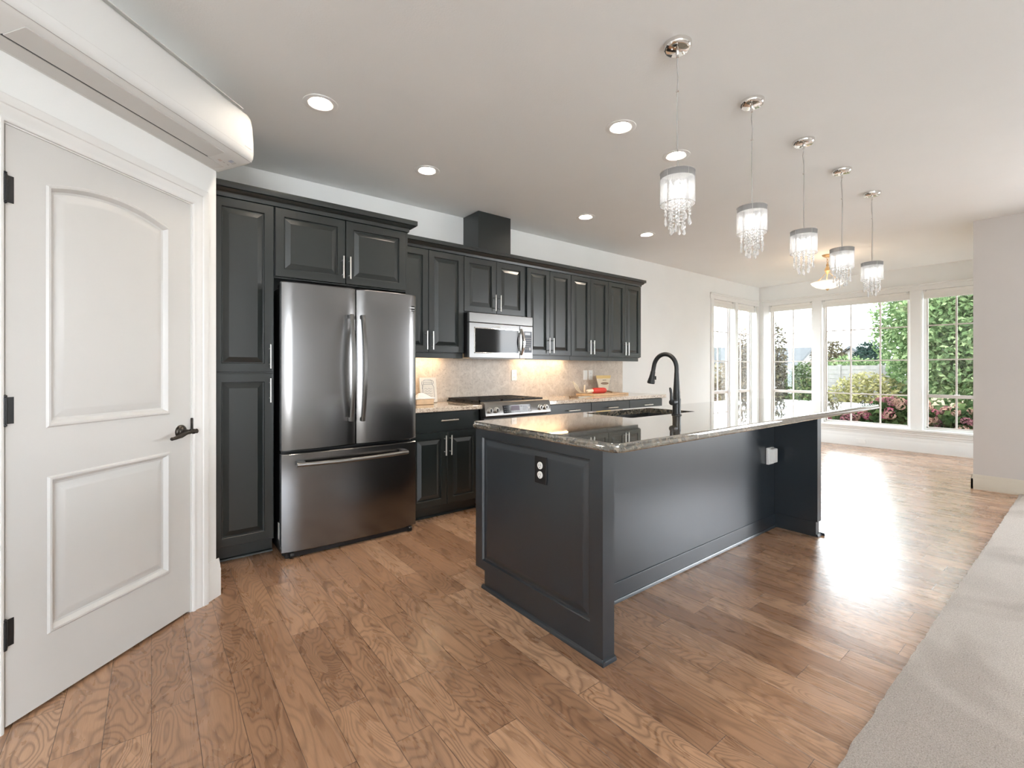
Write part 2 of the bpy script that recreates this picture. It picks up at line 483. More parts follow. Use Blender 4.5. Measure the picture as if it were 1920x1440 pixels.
M['grass'] = simple('dry_meadow', (0.135, 0.105, 0.058), 0.95, nscale=1.5, namp=0.25, spec=0.1)
M['patio'] = simple('outdoor_patio_concrete', (0.36, 0.35, 0.33), 0.85, nscale=4, namp=0.08)

# ---------------------------------------------------------------- mesh builder
class MB:
    def __init__(s):
        s.v = []; s.f = []
    def add(s, vs, fs):
        o = len(s.v)
        s.v += [tuple(p) for p in vs]
        s.f += [tuple(i + o for i in f) for f in fs]
        return s
    def box(s, x0, x1, y0, y1, z0, z1):
        return s.add([(x0, y0, z0), (x1, y0, z0), (x1, y1, z0), (x0, y1, z0), (x0, y0, z1), (x1, y0, z1), (x1, y1, z1), (x0, y1, z1)],
                     [(0, 3, 2, 1), (4, 5, 6, 7), (0, 1, 5, 4), (1, 2, 6, 5), (2, 3, 7, 6), (3, 0, 4, 7)])
    def rings(s, rs, closed_ends=True):
        """bridge equal-length closed loops"""
        n = len(rs[0]); o = len(s.v)
        for r in rs: s.v += [tuple(p) for p in r]
        for k in range(len(rs) - 1):
            for i in range(n):
                j = (i + 1) % n
                s.f.append((o + k*n + i, o + k*n + j, o + (k+1)*n + j, o + (k+1)*n + i))
        if closed_ends:
            s.f.append(tuple(o + i for i in reversed(range(n))))
            s.f.append(tuple(o + (len(rs)-1)*n + i for i in range(n)))
        return s
    def prism(s, poly, place, d0, d1):
        return s.rings([[place(a, b, d0) for a, b in poly], [place(a, b, d1) for a, b in poly]])
    def lathe(s, prof, c=(0, 0, 0), n=28, axis='z', caps=True):
        rs = []
        for r, h in prof:
            ring = []
            for i in range(n):
                a = 2 * math.pi * i / n
                u, w = r * math.cos(a), r * math.sin(a)
                if axis == 'z': p = (c[0] + u, c[1] + w, c[2] + h)
                elif axis == 'y': p = (c[0] + u, c[1] + h, c[2] + w)
                else: p = (c[0] + h, c[1] + u, c[2] + w)
                ring.append(p)
            rs.append(ring)
        return s.rings(rs, caps)
    def tube(s, pts, r, n=10):
        pts = [Vector(p) for p in pts]
        rs = []
        rad = r if isinstance(r, (list, tuple)) else [r] * len(pts)
        up = None
        for i, p in enumerate(pts):
            t = (pts[min(i+1, len(pts)-1)] - pts[max(i-1, 0)]).normalized()
            if up is None:
                up = Vector((0, 0, 1)) if abs(t.z) < 0.9 else Vector((1, 0, 0))
            a = t.cross(up)
            if a.length < 1e-5: a = t.cross(Vector((0.3, 1, 0.2)))
            a.normalize(); b = a.cross(t).normalized(); up = b
            rs.append([p + a * (rad[i] * math.cos(2*math.pi*k/n)) + b * (rad[i] * math.sin(2*math.pi*k/n)) for k in range(n)])
        return s.rings(rs)
    def ball(s, c, r, n=12, m=8, sq=(1, 1, 1)):
        rs = []
        for j in range(1, m):
            a = math.pi * j / m
            rs.append([(c[0] + sq[0]*r*math.sin(a)*math.cos(2*math.pi*i/n), c[1] + sq[1]*r*math.sin(a)*math.sin(2*math.pi*i/n), c[2] - sq[2]*r*math.cos(a)) for i in range(n)])
        return s.rings(rs)
    def build(s, name, mat, parent=None, bevel=0, seg=2, local=False, sharp=35, flat=False):
        me = bpy.data.meshes.new(name)
        vs = s.v
        if parent is not None and not local:
            off = Vector((0, 0, 0)); q = parent
            while q is not None:
                off += q.location; q = q.parent
            vs = [tuple(Vector(p) - off) for p in vs]
        me.from_pydata(vs, [], s.f)
        bm = bmesh.new(); bm.from_mesh(me)
        bmesh.ops.recalc_face_normals(bm, faces=bm.faces)
        bm.to_mesh(me); bm.free()
        if not flat:
            for p in me.polygons: p.use_smooth = True
            me.set_sharp_from_angle(angle=R(sharp))
        me.materials.append(M[mat] if isinstance(mat, str) else mat)
        o = bpy.data.objects.new(name, me)
        COL.objects.link(o)
        if parent is not None: o.parent = parent
        if bevel:
            md = o.modifiers.new('bevel', 'BEVEL')
            md.width = bevel; md.segments = seg; md.limit_method = 'ANGLE'; md.angle_limit = R(40)
            md.harden_normals = True
        return o

def tag(o, label, cat, group=None, kind=None):
    o['label'] = label; o['category'] = cat
    if group: o['group'] = group
    if kind: o['kind'] = kind
    return o
def thing(name, loc, label, cat, group=None, rz=0):
    o = bpy.data.objects.new(name, None)
    COL.objects.link(o)
    o.location = loc; o.rotation_euler = (0, 0, rz); o.empty_display_size = 0.1
    return tag(o, label, cat, group)
def struct(o, label=None):
    o['kind'] = 'structure'
    if label: o['label'] = label
    return o
def copy_tree(o, parent=None):
    c = o.copy(); COL.objects.link(c)
    if parent is not None: c.parent = parent
    for ch in list(o.children): copy_tree(ch, c)
    return c

CEIL = 2.763
YW = 3.98           # kitchen wall plane
XF = 9.0            # far window wall plane

# ---------------------------------------------------------------- the room shell
struct(MB().box(-3.6, 9.15, -5.1, 4.13, -0.06, 0.0).build('floor', 'floor'), 'wide plank hickory floor in warm brown')
CANS = [(0.768, 2.776), (1.675, 3.208), (2.342, 1.881), (2.965, 1.885), (3.440, 3.204), (4.437, 3.193)]
def ceiling_mesh():
    hs = 0.063
    ys = sorted({-5.2, 4.13} | {round(v, 4) for x, y in CANS for v in (y - hs, y + hs)})
    m = MB()
    for y0, y1 in zip(ys[:-1], ys[1:]):
        cut = sorted((x - hs, x + hs) for x, y in CANS if y - hs < (y0 + y1)/2 < y + hs)
        x = -3.65
        for a, c in cut:
            m.box(x, a, y0, y1, CEIL, CEIL + 0.12); x = c
        m.box(x, 9.15, y0, y1, CEIL, CEIL + 0.12)
    m.box(-3.65, 9.15, -5.2, 4.13, CEIL + 0.12, CEIL + 0.15)
    return m
struct(ceiling_mesh().build('ceiling', 'ceiling'), 'flat pale grey painted ceiling')

WZ0, WZ1 = 0.335, 2.405
far_win = [(0.93, 1.65), (1.80, 2.955), (3.10, 3.805)]
b = MB()
b.box(XF, 9.15, 0.68, 4.13, 0, WZ0).box(XF, 9.15, 0.68, 4.13, WZ1, CEIL)
ys = [0.68] + [v for w in far_win for v in w] + [4.13]
for a, c in zip(ys[0::2], ys[1::2]): b.box(XF, 9.15, a, c, WZ0, WZ1)
struct(b.build('wall_right', 'wall'), 'far dining wall holding three tall windows')

side_win = [(7.35, 8.05), (8.17, 8.86)]
b = MB()
b.box(-3.6, 9.0, YW, 4.13, 0, WZ0).box(-3.6, 9.0, YW, 4.13, WZ1, CEIL)
xs = [-3.6] + [v for w in side_win for v in w] + [9.0]
for a, c in zip(xs[0::2], xs[1::2]): b.box(a, c, YW, 4.13, WZ0, WZ1)
struct(b.build('wall_back', 'wall'), 'white kitchen wall behind the dark cabinets')

# diagonal pantry wall: local frame, x = along the wall, -y = towards the room
DP = Vector((0.156, 2.848, 0)); DA = R(45)
b = MB()
b.box(-1.15, -0.785, 0.0, 0.12, 0, CEIL).box(0.010, 0.171, 0.0, 0.12, 0, CEIL).box(-0.785, 0.010, 0.0, 0.12, 2.078, CEIL)
wp = b.build('wall_pantry', 'wall')
wp.location = DP; wp.rotation_euler = (0, 0, DA)
struct(wp, 'diagonal white wall around the pantry door')
struct(MB().box(0.195, 0.277, 2.97, YW, 0, CEIL).build('wall_pantry_side', 'wall'), 'short return wall beside the tall pantry cabinet')
struct(MB().box(-3.6, -0.657, 2.035, 2.155, 0, CEIL).build('wall_left', 'wall'), 'plain wall left of the pantry')
struct(MB().box(-3.6, -3.5, -5.1, YW, 0, CEIL).build('wall_rear', 'wall'), 'rear living room wall')
b = MB()
b.box(-3.6, 6.85, -5.1, -5.0, 0, 0.3).box(-3.6, 6.85, -5.1, -5.0, 2.4, CEIL)
for a, c in ((-3.6, -3.0), (-0.4, 6.85)): b.box(a, c, -5.1, -5.0, 0.3, 2.4)
struct(b.build('wall_front', 'wall'), 'living room garden wall')
b = MB().box(6.70, 6.85, -0.35, 0.83, 0, CEIL).box(6.70, 6.85, -5.0, -2.15, 0, CEIL).box(6.70, 6.85, -2.15, -0.35, 0, 0.3).box(6.70, 6.85, -2.15, -0.35, 2.4, CEIL)
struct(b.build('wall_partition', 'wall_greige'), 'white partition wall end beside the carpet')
struct(MB().box(6.85, 9.0, 0.70, 0.80, 0, CEIL).build('wall_dining_side', 'wall'), 'dining side wall')
# plain frames outside the view: added garden-side opening, then the living room window
m = MB()
m.box(-3.0, -0.4, -5.06, -5.02, 1.33, 1.37).box(-1.72, -1.68, -5.06, -5.02, 0.3, 2.4)
m.box(-3.0, -2.95, -5.08, -5.0, 0.3, 2.4).box(-0.45, -0.4, -5.08, -5.0, 0.3, 2.4).box(-3.0, -0.4, -5.08, -5.0, 0.3, 0.35).box(-3.0, -0.4, -5.08, -5.0, 2.35, 2.4)
struct(m.build('window_6', 'trim'))
m = MB()
for y in (-2.15, -1.28, -0.40): m.box(6.72, 6.80, y, y + 0.05, 0.3, 2.4)
m.box(6.72, 6.80, -2.15, -0.35, 0.3, 0.35).box(6.72, 6.80, -2.15, -0.35, 2.35, 2.4)
struct(m.build('window_7', 'trim'))

# ---------------------------------------------------------------- baseboards and casings
def base_profile(h=0.20, t=0.016):
    return [(0, 0), (t, 0), (t, h*0.72), (t*0.8, h*0.76), (t*0.8, h*0.80), (t*0.45, h*0.93), (t*0.3, h), (0, h)]
pr = base_profile()
struct(MB().prism(pr, lambda n, z, d: (XF - n, d, z), 0.80, 3.98).build('baseboard_right', 'trim'), 'tall white baseboard under the dining windows')
struct(MB().prism(pr, lambda n, z, d: (d, YW - n, z), 5.03, 8.98).build('baseboard_back', 'trim'), 'white baseboard along the kitchen wall')
pr2 = base_profile(0.15, 0.016)
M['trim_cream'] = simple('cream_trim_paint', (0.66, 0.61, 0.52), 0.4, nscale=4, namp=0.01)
b = MB().prism(pr2, lambda n, z, d: (6.70 - n, d, z), -5.0, 0.846).prism(pr2, lambda n, z, d: (d, 0.83 + n, z), 6.684, 6.85)
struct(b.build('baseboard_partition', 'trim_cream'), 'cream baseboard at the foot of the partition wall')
o = MB().prism(pr, lambda n, z, d: (d, -n, z), 0.100, 0.187).build('baseboard_pantry', 'trim')
o.location = DP; o.rotation_euler = (0, 0, DA); struct(o, 'white baseboard stub right of the pantry door')
o = MB().prism(pr, lambda n, z, d: (d, -n, z), -1.15, -0.865).build('baseboard_pantry_left', 'trim')
o.location = DP; o.rotation_euler = (0, 0, DA); struct(o)

# sill moulding and apron below the far windows, head casing above
def sill_prof():
    return [(0, 0.215), (0.012, 0.215), (0.012, 0.245), (0.022, 0.250), (0.022, 0.275), (0.034, 0.285), (0.034, 0.300), (0.055, 0.312), (0.055, 0.335), (0, 0.335)]
struct(MB().prism(sill_prof(), lambda n, z, d: (XF - n, d, z), 0.82, 3.92).build('trim_1', 'trim'), 'stepped white sill moulding under the dining windows')
head = [(0, 2.405), (0.014, 2.405), (0.014, 2.465), (0.022, 2.47), (0.022, 2.485), (0.034, 2.492), (0.034, 2.503), (0, 2.503)]
struct(MB().prism(head, lambda n, z, d: (XF - n, d, z), 0.82, 3.92).build('trim_2', 'trim'), 'white head casing over the dining windows')
b = MB()
for a, c in ((3.805, 3.90), (2.965, 3.09), (1.66, 1.79), (0.83, 0.92)): b.box(XF - 0.012, XF, a, c, 0.335, 2.405)
struct(b.build('trim_3', 'trim', bevel=0.003), 'flat white casing between the dining windows')
b = MB()
b.prism(head, lambda n, z, d: (d, YW - n, z), 7.23, 8.96)
b.box(7.25, 7.345, YW - 0.014, YW, 0.335, 2.405).box(8.055, 8.165, YW - 0.014, YW, 0.335, 2.405).box(8.865, 8.95, YW - 0.014, YW, 0.335, 2.405)
b.prism(sill_prof(), lambda n, z, d: (d, YW - n, z), 7.23, 8.94)
struct(b.build('trim_4', 'trim', bevel=0.003), 'white casing around the two narrow side windows')

# ---------------------------------------------------------------- windows (structure): frame, sash, muntins, glass
def window(n, place, a0, a1, muntins_v, fold, label):
    """place(a, depth, z): a runs along the wall, depth outwards"""
    def bx(mb, a_0, a_1, d0, d1, z0, z1):
        p = [place(a_0, d0, z0), place(a_1, d1, z1)]
        x0, x1 = sorted((p[0][0], p[1][0])); y0, y1 = sorted((p[0][1], p[1][1]))
        mb.box(x0, x1, y0, y1, z0, z1)
    fr = MB(); t = 0.028
    bx(fr, a0, a0 + t, 0.085, 0.149, WZ0, WZ1); bx(fr, a1 - t, a1, 0.085, 0.149, WZ0, WZ1)
    bx(fr, a0 + t, a1 - t, 0.085, 0.149, WZ0, WZ0 + t); bx(fr, a0 + t, a1 - t, 0.085, 0.149, WZ1 - t, WZ1)
    f = fr.build('window_%d' % n, 'trim', bevel=0.003)
    struct(f, label)
    s = MB(); u = 0.016
    bx(s, a0 + t, a0 + t + u, 0.10, 0.135, WZ0 + t, WZ1 - t); bx(s, a1 - t - u, a1 - t, 0.10, 0.135, WZ0 + t, WZ1 - t)
    bx(s, a0 + t, a1 - t, 0.10, 0.135, WZ0 + t, WZ0 + t + u); bx(s, a0 + t, a1 - t, 0.10, 0.135, WZ1 - t - u, WZ1 - t)
    if fold: bx(s, a0 + t, a1 - t, 0.095, 0.138, 0.815, 0.862)
    s.build('sash', 'sash', f)
    m = MB()
    for a in muntins_v: bx(m, a - 0.010, a + 0.010, 0.108, 0.128, WZ0 + t + u, WZ1 - t - u)
    for z in ((1.885, 1.377) if fold else (1.885, 1.377, 0.835)): bx(m, a0 + t + u, a1 - t - u, 0.110, 0.126, z - 0.009, z + 0.009)
    m.build('muntin_grid', 'sash', f)
    g = MB(); bx(g, a0 + t, a1 - t, 0.116, 0.120, WZ0 + t, WZ1 - t)
    g.build('glass_pane', 'glass', f)
    if fold:
        c = MB(); mid = (a0 + a1) / 2
        bx(c, mid - 0.03, mid + 0.03, 0.082, 0.095, 0.855, 0.872)
        c.build('sash_lock', 'white_plastic', f, bevel=0.002)
    return f
far = lambda a, d, z: (XF + d, a, z)
sid = lambda a, d, z: (a, YW + d, z)
window(1, far, 3.10, 3.805, [3.44], True, 'left dining window with a lower sash')
window(2, far, 1.80, 2.955, [2.18, 2.57], False, 'wide central dining picture window with grid')
window(3, far, 0.93, 1.65, [1.30], True, 'right dining window next to the partition wall')
window(4, sid, 7.35, 8.05, [7.70], True, 'narrow side window nearest the cabinets')
window(5, sid, 8.17, 8.86, [8.515], True, 'narrow side window nearest the room corner')

def blind(place, a0, a1, z_bot, label):
    p0, p1 = place(a0 + 0.006, 0.02, 0), place(a1 - 0.006, 0.05, 0)
    x0, x1 = sorted((p0[0], p1[0])); y0, y1 = sorted((p0[1], p1[1]))
    t = thing('roller_blind', ((x0+x1)/2, (y0+y1)/2, 2.40), label, 'blind', 'raised blinds at the window heads')
    MB().box(x0, x1, y0, y1, 2.355, 2.403).build('headrail', 'blind', t, bevel=0.004)
    dx, dy = (0.008, 0) if x1 - x0 < 0.2 else (0, 0.008)
    m = MB(); k = 6; h = (2.355 - z_bot - 0.018) / k
    for i in range(k):
        e = 0.002 if i % 2 else 0.0
        m.box(x0 + dx + e*(dx > 0), x1 - dx - e*(dx > 0), y0 + dy + e*(dy > 0), y1 - dy - e*(dy > 0), 2.355 - (i+1)*h, 2.355 - i*h)
    m.build('gathered_shade', 'blind', t)
    MB().box(x0, x1, y0, y1, z_bot, z_bot + 0.018).build('bottom_rail', 'blind', t, bevel=0.004)
    for e in (0, 1):
        q = place((a0 + 0.03) if e == 0 else (a1 - 0.03), 0.012, 0)
        MB().box(q[0] - 0.010, q[0] + 0.010, q[1] - 0.010, q[1] + 0.010, 2.385, 2.4045).build('bracket', 'unit_grey', t)
    return t
blind(far, 3.10, 3.805, 2.29, 'raised white blind at the top of the left dining window')
blind(far, 1.80, 2.955, 2.285, 'long raised white blind at the top of the wide middle window')
b3 = blind(far, 0.93, 1.65, 2.28, 'raised white blind at the top of the dining window beside the partition wall')
blind(sid, 7.35, 8.05, 2.29, 'raised white blind in the narrow side window nearer the cabinets')
blind(sid, 8.17, 8.86, 2.29, 'raised white blind in the narrow side window by the room corner')

# ---------------------------------------------------------------- pantry door
def arch_loop(s0, s1, z0, zs, rise, ins, k=18):
    a0, a1 = s0 + ins, s1 - ins
    pts = [(a0, z0 + ins), (a1, z0 + ins)]
    mid = (s0 + s1) / 2; hw = (s1 - s0) / 2
    for i in range(k + 1):
        a = a1 + (a0 - a1) * i / k
        z = zs + rise * (1 - ((a - mid) / hw) ** 2) - ins * 1.03
        pts.append((a, z))
    return pts
PANEL_RINGS = [(0.0, 0.0), (0.006, 0.006), (0.013, 0.006), (0.018, 0.001), (0.026, -0.010), (0.034, -0.012), (0.062, -0.003), (0.066, -0.0025)]
def door_slab():
    m = MB()
    s0, s1, z0, z1 = -0.775, 0.0, 0.012, 2.066
    T = 0.0   # front plane at n = 0 (local y = 0)
    pu = (-0.652, -0.124, 1.016, 1.908, 0.052)
    pl = (-0.648, -0.122, 0.256, 0.836)
    P = lambda s, z, n=0.0: (s, -n, z)
    def q(a0, a1, c0, c1): m.add([P(a0, c0), P(a1, c0), P(a1, c1), P(a0, c1)], [(0, 1, 2, 3)])
    sl, sr = -0.652, -0.122
    q(s0, sl, z0, z1); q(sr, s1, z0, z1)
    q(sl, sr, z0, pl[2]); q(sl, sr, pl[3], pu[2])
    q(sl, pl[0], pl[2], pl[3]); q(pu[1], sr, pu[2], pu[3])
    lp = arch_loop(pu[0], pu[1], pu[2], pu[3], pu[4], 0)
    top = lp[2:]
    for (a, za), (c, zc) in zip(top[:-1], top[1:]):
        m.add([P(c, zc), P(a, za), P(a, z1), P(c, z1)], [(0, 1, 2, 3)])
    q(pu[1], sr, pu[3], z1)
    rs = [[P(a, z, n) for a, z in arch_loop(pu[0], pu[1], pu[2], pu[3], pu[4], i)] for i, n in PANEL_RINGS]
    m.rings(rs, False); o = len(m.v) - len(rs[-1]); m.f.append(tuple(range(o, len(m.v))))
    rs = []
    for i, n in PANEL_RINGS:
        rs.append([P(pl[0]+i, pl[2]+i, n), P(pl[1]-i, pl[2]+i, n), P(pl[1]-i, pl[3]-i, n), P(pl[0]+i, pl[3]-i, n)])
    m.rings(rs, False); o = len(m.v) - 4; m.f.append(tuple(range(o, o + 4)))
    # edges and back
    bk = 0.035
    for A, B in (((s0, z0), (s1, z0)), ((s1, z0), (s1, z1)), ((s1, z1), (s0, z1)), ((s0, z1), (s0, z0))):
        m.add([P(A[0], A[1]), P(B[0], B[1]), (B[0], bk, B[1]), (A[0], bk, A[1])], [(0, 1, 2, 3)])
    m.add([(s0, bk, z0), (s1, bk, z0), (s1, bk, z1), (s0, bk, z1)], [(0, 1, 2, 3)])
    return m
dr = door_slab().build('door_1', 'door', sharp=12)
dr.location = DP; dr.rotation_euler = (0, 0, DA)
struct(dr, 'white two panel pantry door with an arched upper panel')
for z in (0.33, 1.09, 1.848):
    h = MB()
    h.lathe([(0.0078, -0.045), (0.0078, 0.045)], (-0.783, -0.008, z), 12)
    h.lathe([(0.003, 0.045), (0.0068, 0.047), (0.0068, 0.052), (0.003, 0.055)], (-0.783, -0.008, z), 12)
    h.lathe([(0.003, -0.055), (0.0068, -0.052), (0.0068, -0.047), (0.003, -0.045)], (-0.783, -0.008, z), 12)
    for k in (-0.027, -0.009, 0.009, 0.027): h.lathe([(0.0083, -0.0012), (0.0083, 0.0012)], (-0.783, -0.008, z + k), 12)
    h.box(-0.778, -0.752, -0.0025, -0.0005, z - 0.046, z + 0.046)
    hh = h.build('hinge', 'matte_black', dr, local=True)
lv = MB()
lc = (-0.060, 0, 0.924)
lv.lathe([(0.033, -0.0002), (0.033, -0.004), (0.029, -0.007), (0.027, -0.011), (0.022, -0.013), (0.018, -0.019), (0.012, -0.021), (0.0105, -0.050), (0.012, -0.052)], lc, 24, 'y')
lv.ball((lc[0] + 0.012, -0.060, 0.924), 0.013, 14, 8)
lv.lathe([(0.011, 0.010), (0.0125, 0.016), (0.010, 0.022), (0.012, 0.030), (0.008, 0.034)], (lc[0], -0.060, 0.924), 16, 'x')
lv.tube([(lc[0] + 0.002, -0.060, 0.924), (lc[0] - 0.03, -0.062, 0.921), (lc[0] - 0.06, -0.063, 0.914), (lc[0] - 0.095, -0.063, 0.907), (lc[0] - 0.112, -0.062, 0.905)], [0.0085, 0.0075, 0.0105, 0.0085, 0.0078], 14)
lv.ball((lc[0] - 0.114, -0.062, 0.905), 0.0085, 12, 8)
lv.build('lever_handle', 'bronze', dr, local=True)
st = MB()
st.box(-0.0015, 0.0045, -0.012, -0.001, 0.925, 0.985)
st.build('strike_plate', 'bronze', dr, local=True, bevel=0.002)

# casing round the pantry door: stepped profile, mitred
cas = [(0.0, 0.002), (0.0, 0.010), (0.006, 0.014), (0.012, 0.014), (0.014, 0.010), (0.032, 0.012), (0.044, 0.018), (0.052, 0.018), (0.055, 0.022), (0.072, 0.026), (0.083, 0.026), (0.086, 0.020), (0.090, 0.018), (0.090, 0.0), (0.0, 0.0)]
m = MB()
L0, R0, T0 = -0.785, 0.007, 2.073
rs = [[(L0 - e, -n, 0.0) for e, n in cas], [(L0 - e, -n, T0 + e) for e, n in cas], [(R0 + e, -n, T0 + e) for e, n in cas], [(R0 + e, -n, 0.0) for e, n in cas]]
m.rings(rs)
m.box(0.001, 0.007, -0.002, 0.05, 0, 2.073).box(-0.785, -0.779, 0.002, 0.05, 0, 2.073).box(-0.785, 0.007, 0.0, 0.05, 2.068, 2.074)
o = m.build('trim_5', 'trim'); o.location = DP; o.rotation_euler = (0, 0, DA)
struct(o, 'stepped white casing around the pantry door')

# ---------------------------------------------------------------- cabinets
DOOR_RINGS = [(0.0, 0.002), (0.002, 0.0), (0.054, 0.0), (0.0565, 0.003), (0.058, 0.0125), (0.063, 0.0128), (0.092, 0.0035), (0.0945, 0.0025), (0.097, 0.0025)]
def panel_front(m, x0, x1, z0, z1, yf, rings=DOOR_RINGS, thick=0.02, stile=1.0):
    rs = [[(x0, yf + thick, z0), (x1, yf + thick, z0), (x1, yf + thick, z1), (x0, yf + thick, z1)]]
    for i, d in rings:
        i = i * stile
        rs.append([(x0 + i, yf + d, z0 + i), (x1 - i, yf + d, z0 + i), (x1 - i, yf + d, z1 - i), (x0 + i, yf + d, z1 - i)])
    m.rings(rs)
    return m
def bar_pull_v(x, yf, z0, z1):
    m = MB()
    m.tube([(x, yf - 0.032, z0), (x, yf - 0.032, z1)], 0.006, 12)
    for z in (z0 + 0.028, z1 - 0.028): m.tube([(x, yf - 0.032, z), (x, yf + 0.001, z)], 0.0045, 8)
    return m
def bar_pull_h(z, yf, x0, x1):
    m = MB()
    m.tube([(x0, yf - 0.032, z), (x1, yf - 0.032, z)], 0.006, 12)
    for x in (x0 + 0.028, x1 - 0.028): m.tube([(x, yf - 0.032, z), (x, yf + 0.001, z)], 0.0045, 8)
    return m

def cabinet(label, x0, x1, z0, z1, yf, doors=(), drawers=(), toe=False, rail=None, name='wall_cabinet', cat='cabinet', group=None, stile=1.0, yb=YW):
    t = thing(name, ((x0 + x1) / 2, (yf + yb) / 2, 0.0 if toe else z0), label, cat, group)
    MB().box(x0 + 0.0008, x1 - 0.0008, yf + 0.021, yb - 0.001, z0, z1).build('carcass', 'cabinet', t, bevel=0.001)
    for (a, c, za, zb, hx, h0, h1) in doors:
        d = panel_front(MB(), a, c, za, zb, yf, stile=stile).build('door', 'cabinet', t, sharp=4)
        bar_pull_v(hx, yf, h0, h1).build('handle', 'nickel', d)
    for (a, c, za, zb, hz, h0, h1) in drawers:
        d = MB().box(a, c, yf, yf + 0.02, za, zb).build('drawer_front', 'cabinet', t, bevel=0.002)
        bar_pull_h(hz, yf, h0, h1).build('handle', 'nickel', d)
    if toe:
        k = MB().box(x0 + 0.001, x1 - 0.001, yf + 0.083, yf + 0.10, 0.0, z0)
        k.prism([(0, 0), (0.012, 0), (0.011, 0.008), (0.006, 0.014), (0, 0.016)], lambda n, z, d: (d, yf + 0.083 - n, z), x0 + 0.001, x1 - 0.001)
        k.build('toe_kick', 'cabinet', t)
    if rail:
        MB().box(x0 + 0.001, x1 - 0.001 - rail, yf + 0.022, yf + 0.042, z0 - 0.043, z0 - 0.0005).build('light_rail', 'cabinet', t, bevel=0.002)
    return t

YT = 3.40
cabinet('tall black pantry cabinet between the white wall and the fridge', 0.285, 0.648, 0.10, 2.32, YT,
        doors=[(0.292, 0.642, 1.215, 2.315, 0.619, 1.237, 1.396), (0.292, 0.642, 0.112, 1.205, 0.619, 1.014, 1.173)], toe=True, name='pantry_cabinet')
t = cabinet('wide black cabinet with two short doors directly above the fridge', 0.6485, 1.593, 1.845, 2.32, YT,
        doors=[(0.652, 1.114, 1.855, 2.315, 1.093, 1.889, 2.05), (1.120, 1.588, 1.855, 2.315, 1.142, 1.889, 2.05)], name='fridge_cabinet')
MB().box(1.594, 1.612, YT + 0.02, YW - 0.002, 0.0, 2.32).build('side_panel', 'cabinet', t)

YU = 3.64
U0, U1, H0, H1 = 1.385, 2.285, 1.406, 1.566
cabinet('upper cabinet with tall double doors between fridge and microwave', 1.613, 2.279, U0 - 0.008, U1, YU,
        doors=[(1.617, 1.913, U0, U1 - 0.004, 1.888, H0, H1), (1.917, 2.277, U0, U1 - 0.004, 1.946, H0, H1)], rail=0.0001, group='upper wall cabinets')
cabinet('short black upper cabinet right above the microwave', 2.280, 3.036, 1.766, U1, YU,
        doors=[(2.283, 2.650, 1.772, U1 - 0.004, 2.622, 1.796, 1.952), (2.654, 3.005, 1.772, U1 - 0.004, 2.682, 1.796, 1.952)], group='upper wall cabinets')
for lab, a, mid, c in (('tall black upper cabinet just right of the microwave', 3.037, 3.356, 3.676),
                       ('tall black upper cabinet second from the right end of the run', 3.677, 3.993, 4.305),
                       ('black upper cabinet at the far right end of the run', 4.306, 4.622, 4.936)):
    cabinet(lab, a, c, U0 - 0.008, U1, YU,
            doors=[(a + 0.003, mid - 0.002, U0, U1 - 0.004, mid - 0.030, H0, H1), (mid + 0.002, c - 0.003, U0, U1 - 0.004, mid + 0.030, H0, H1)],
            rail=0.03 if c > 4.9 else 0.0001, group='upper wall cabinets', stile=0.92)

# crown mouldings: stacked footprints
def crown(name_label, x0, x1, yf, levels, ret=True):
    m = MB(); rs = []
    for o, z in levels:
        rs.append([(x0, yf - o, z), (x1 + (o if ret else 0), yf - o, z), (x1 + (o if ret else 0), YW - 0.001, z), (x0, YW - 0.001, z)])
    m.rings(rs)
    o = m.build('crown_molding', 'cabinet', sharp=25)
    return tag(o, name_label, 'molding', 'crown moldings on the cabinets')
crown('black crown molding over the pantry cabinet and fridge', 0.285, 1.613, YT, [(0.002, 2.321), (0.006, 2.345), (0.012, 2.352), (0.018, 2.352), (0.030, 2.368), (0.050, 2.368), (0.052, 2.374), (0.052, 2.404), (0.048, 2.406)])
crown('long black crown molding along the upper cabinet run', 1.668, 4.937, YU, [(0.002, 2.286), (0.006, 2.306), (0.012, 2.312), (0.018, 2.312), (0.034, 2.332), (0.046, 2.334), (0.046, 2.366), (0.042, 2.369)])
tag(MB().box(2.482, 2.876, 3.705, YW - 0.001, 2.370, CEIL - 0.0005).build('duct_cover', 'cabinet', bevel=0.003), 'square black vent duct cover rising to the ceiling above microwave', 'duct cover')

# base cabinets
YB = 3.375
cabinet('black base cabinet with one drawer beside the fridge', 1.613, 2.280, 0.10, 0.884, YB,
        doors=[(1.617, 1.946, 0.108, 0.712, 1.922, 0.52, 0.684), (1.950, 2.262, 0.108, 0.712, 1.974, 0.52, 0.684)],
        drawers=[(1.617, 2.262, 0.720, 0.876, 0.810, 1.875, 2.040)], toe=True, name='base_cabinet', group='base cabinets')
for lab, a, c, h0, h1 in (('black base cabinet right next to the range', 3.056, 3.713, 3.345, 3.51),
                          ('black base cabinet in the middle of the right counter', 3.714, 4.359, 3.95, 4.12),
                          ('black base cabinet at the open right end of the counter', 4.360, 5.003, 4.60, 4.77)):
    md = (a + c) / 2
    cabinet(lab, a, c, 0.10, 0.884, YB,
            doors=[(a + 0.003, md - 0.002, 0.108, 0.712, md - 0.03, 0.52, 0.684), (md + 0.002, c - 0.003, 0.108, 0.712, md + 0.03, 0.52, 0.684)],
            drawers=[(a + 0.003, c - 0.003, 0.720, 0.876, 0.810, h0, h1)], toe=True, name='base_cabinet', group='base cabinets')

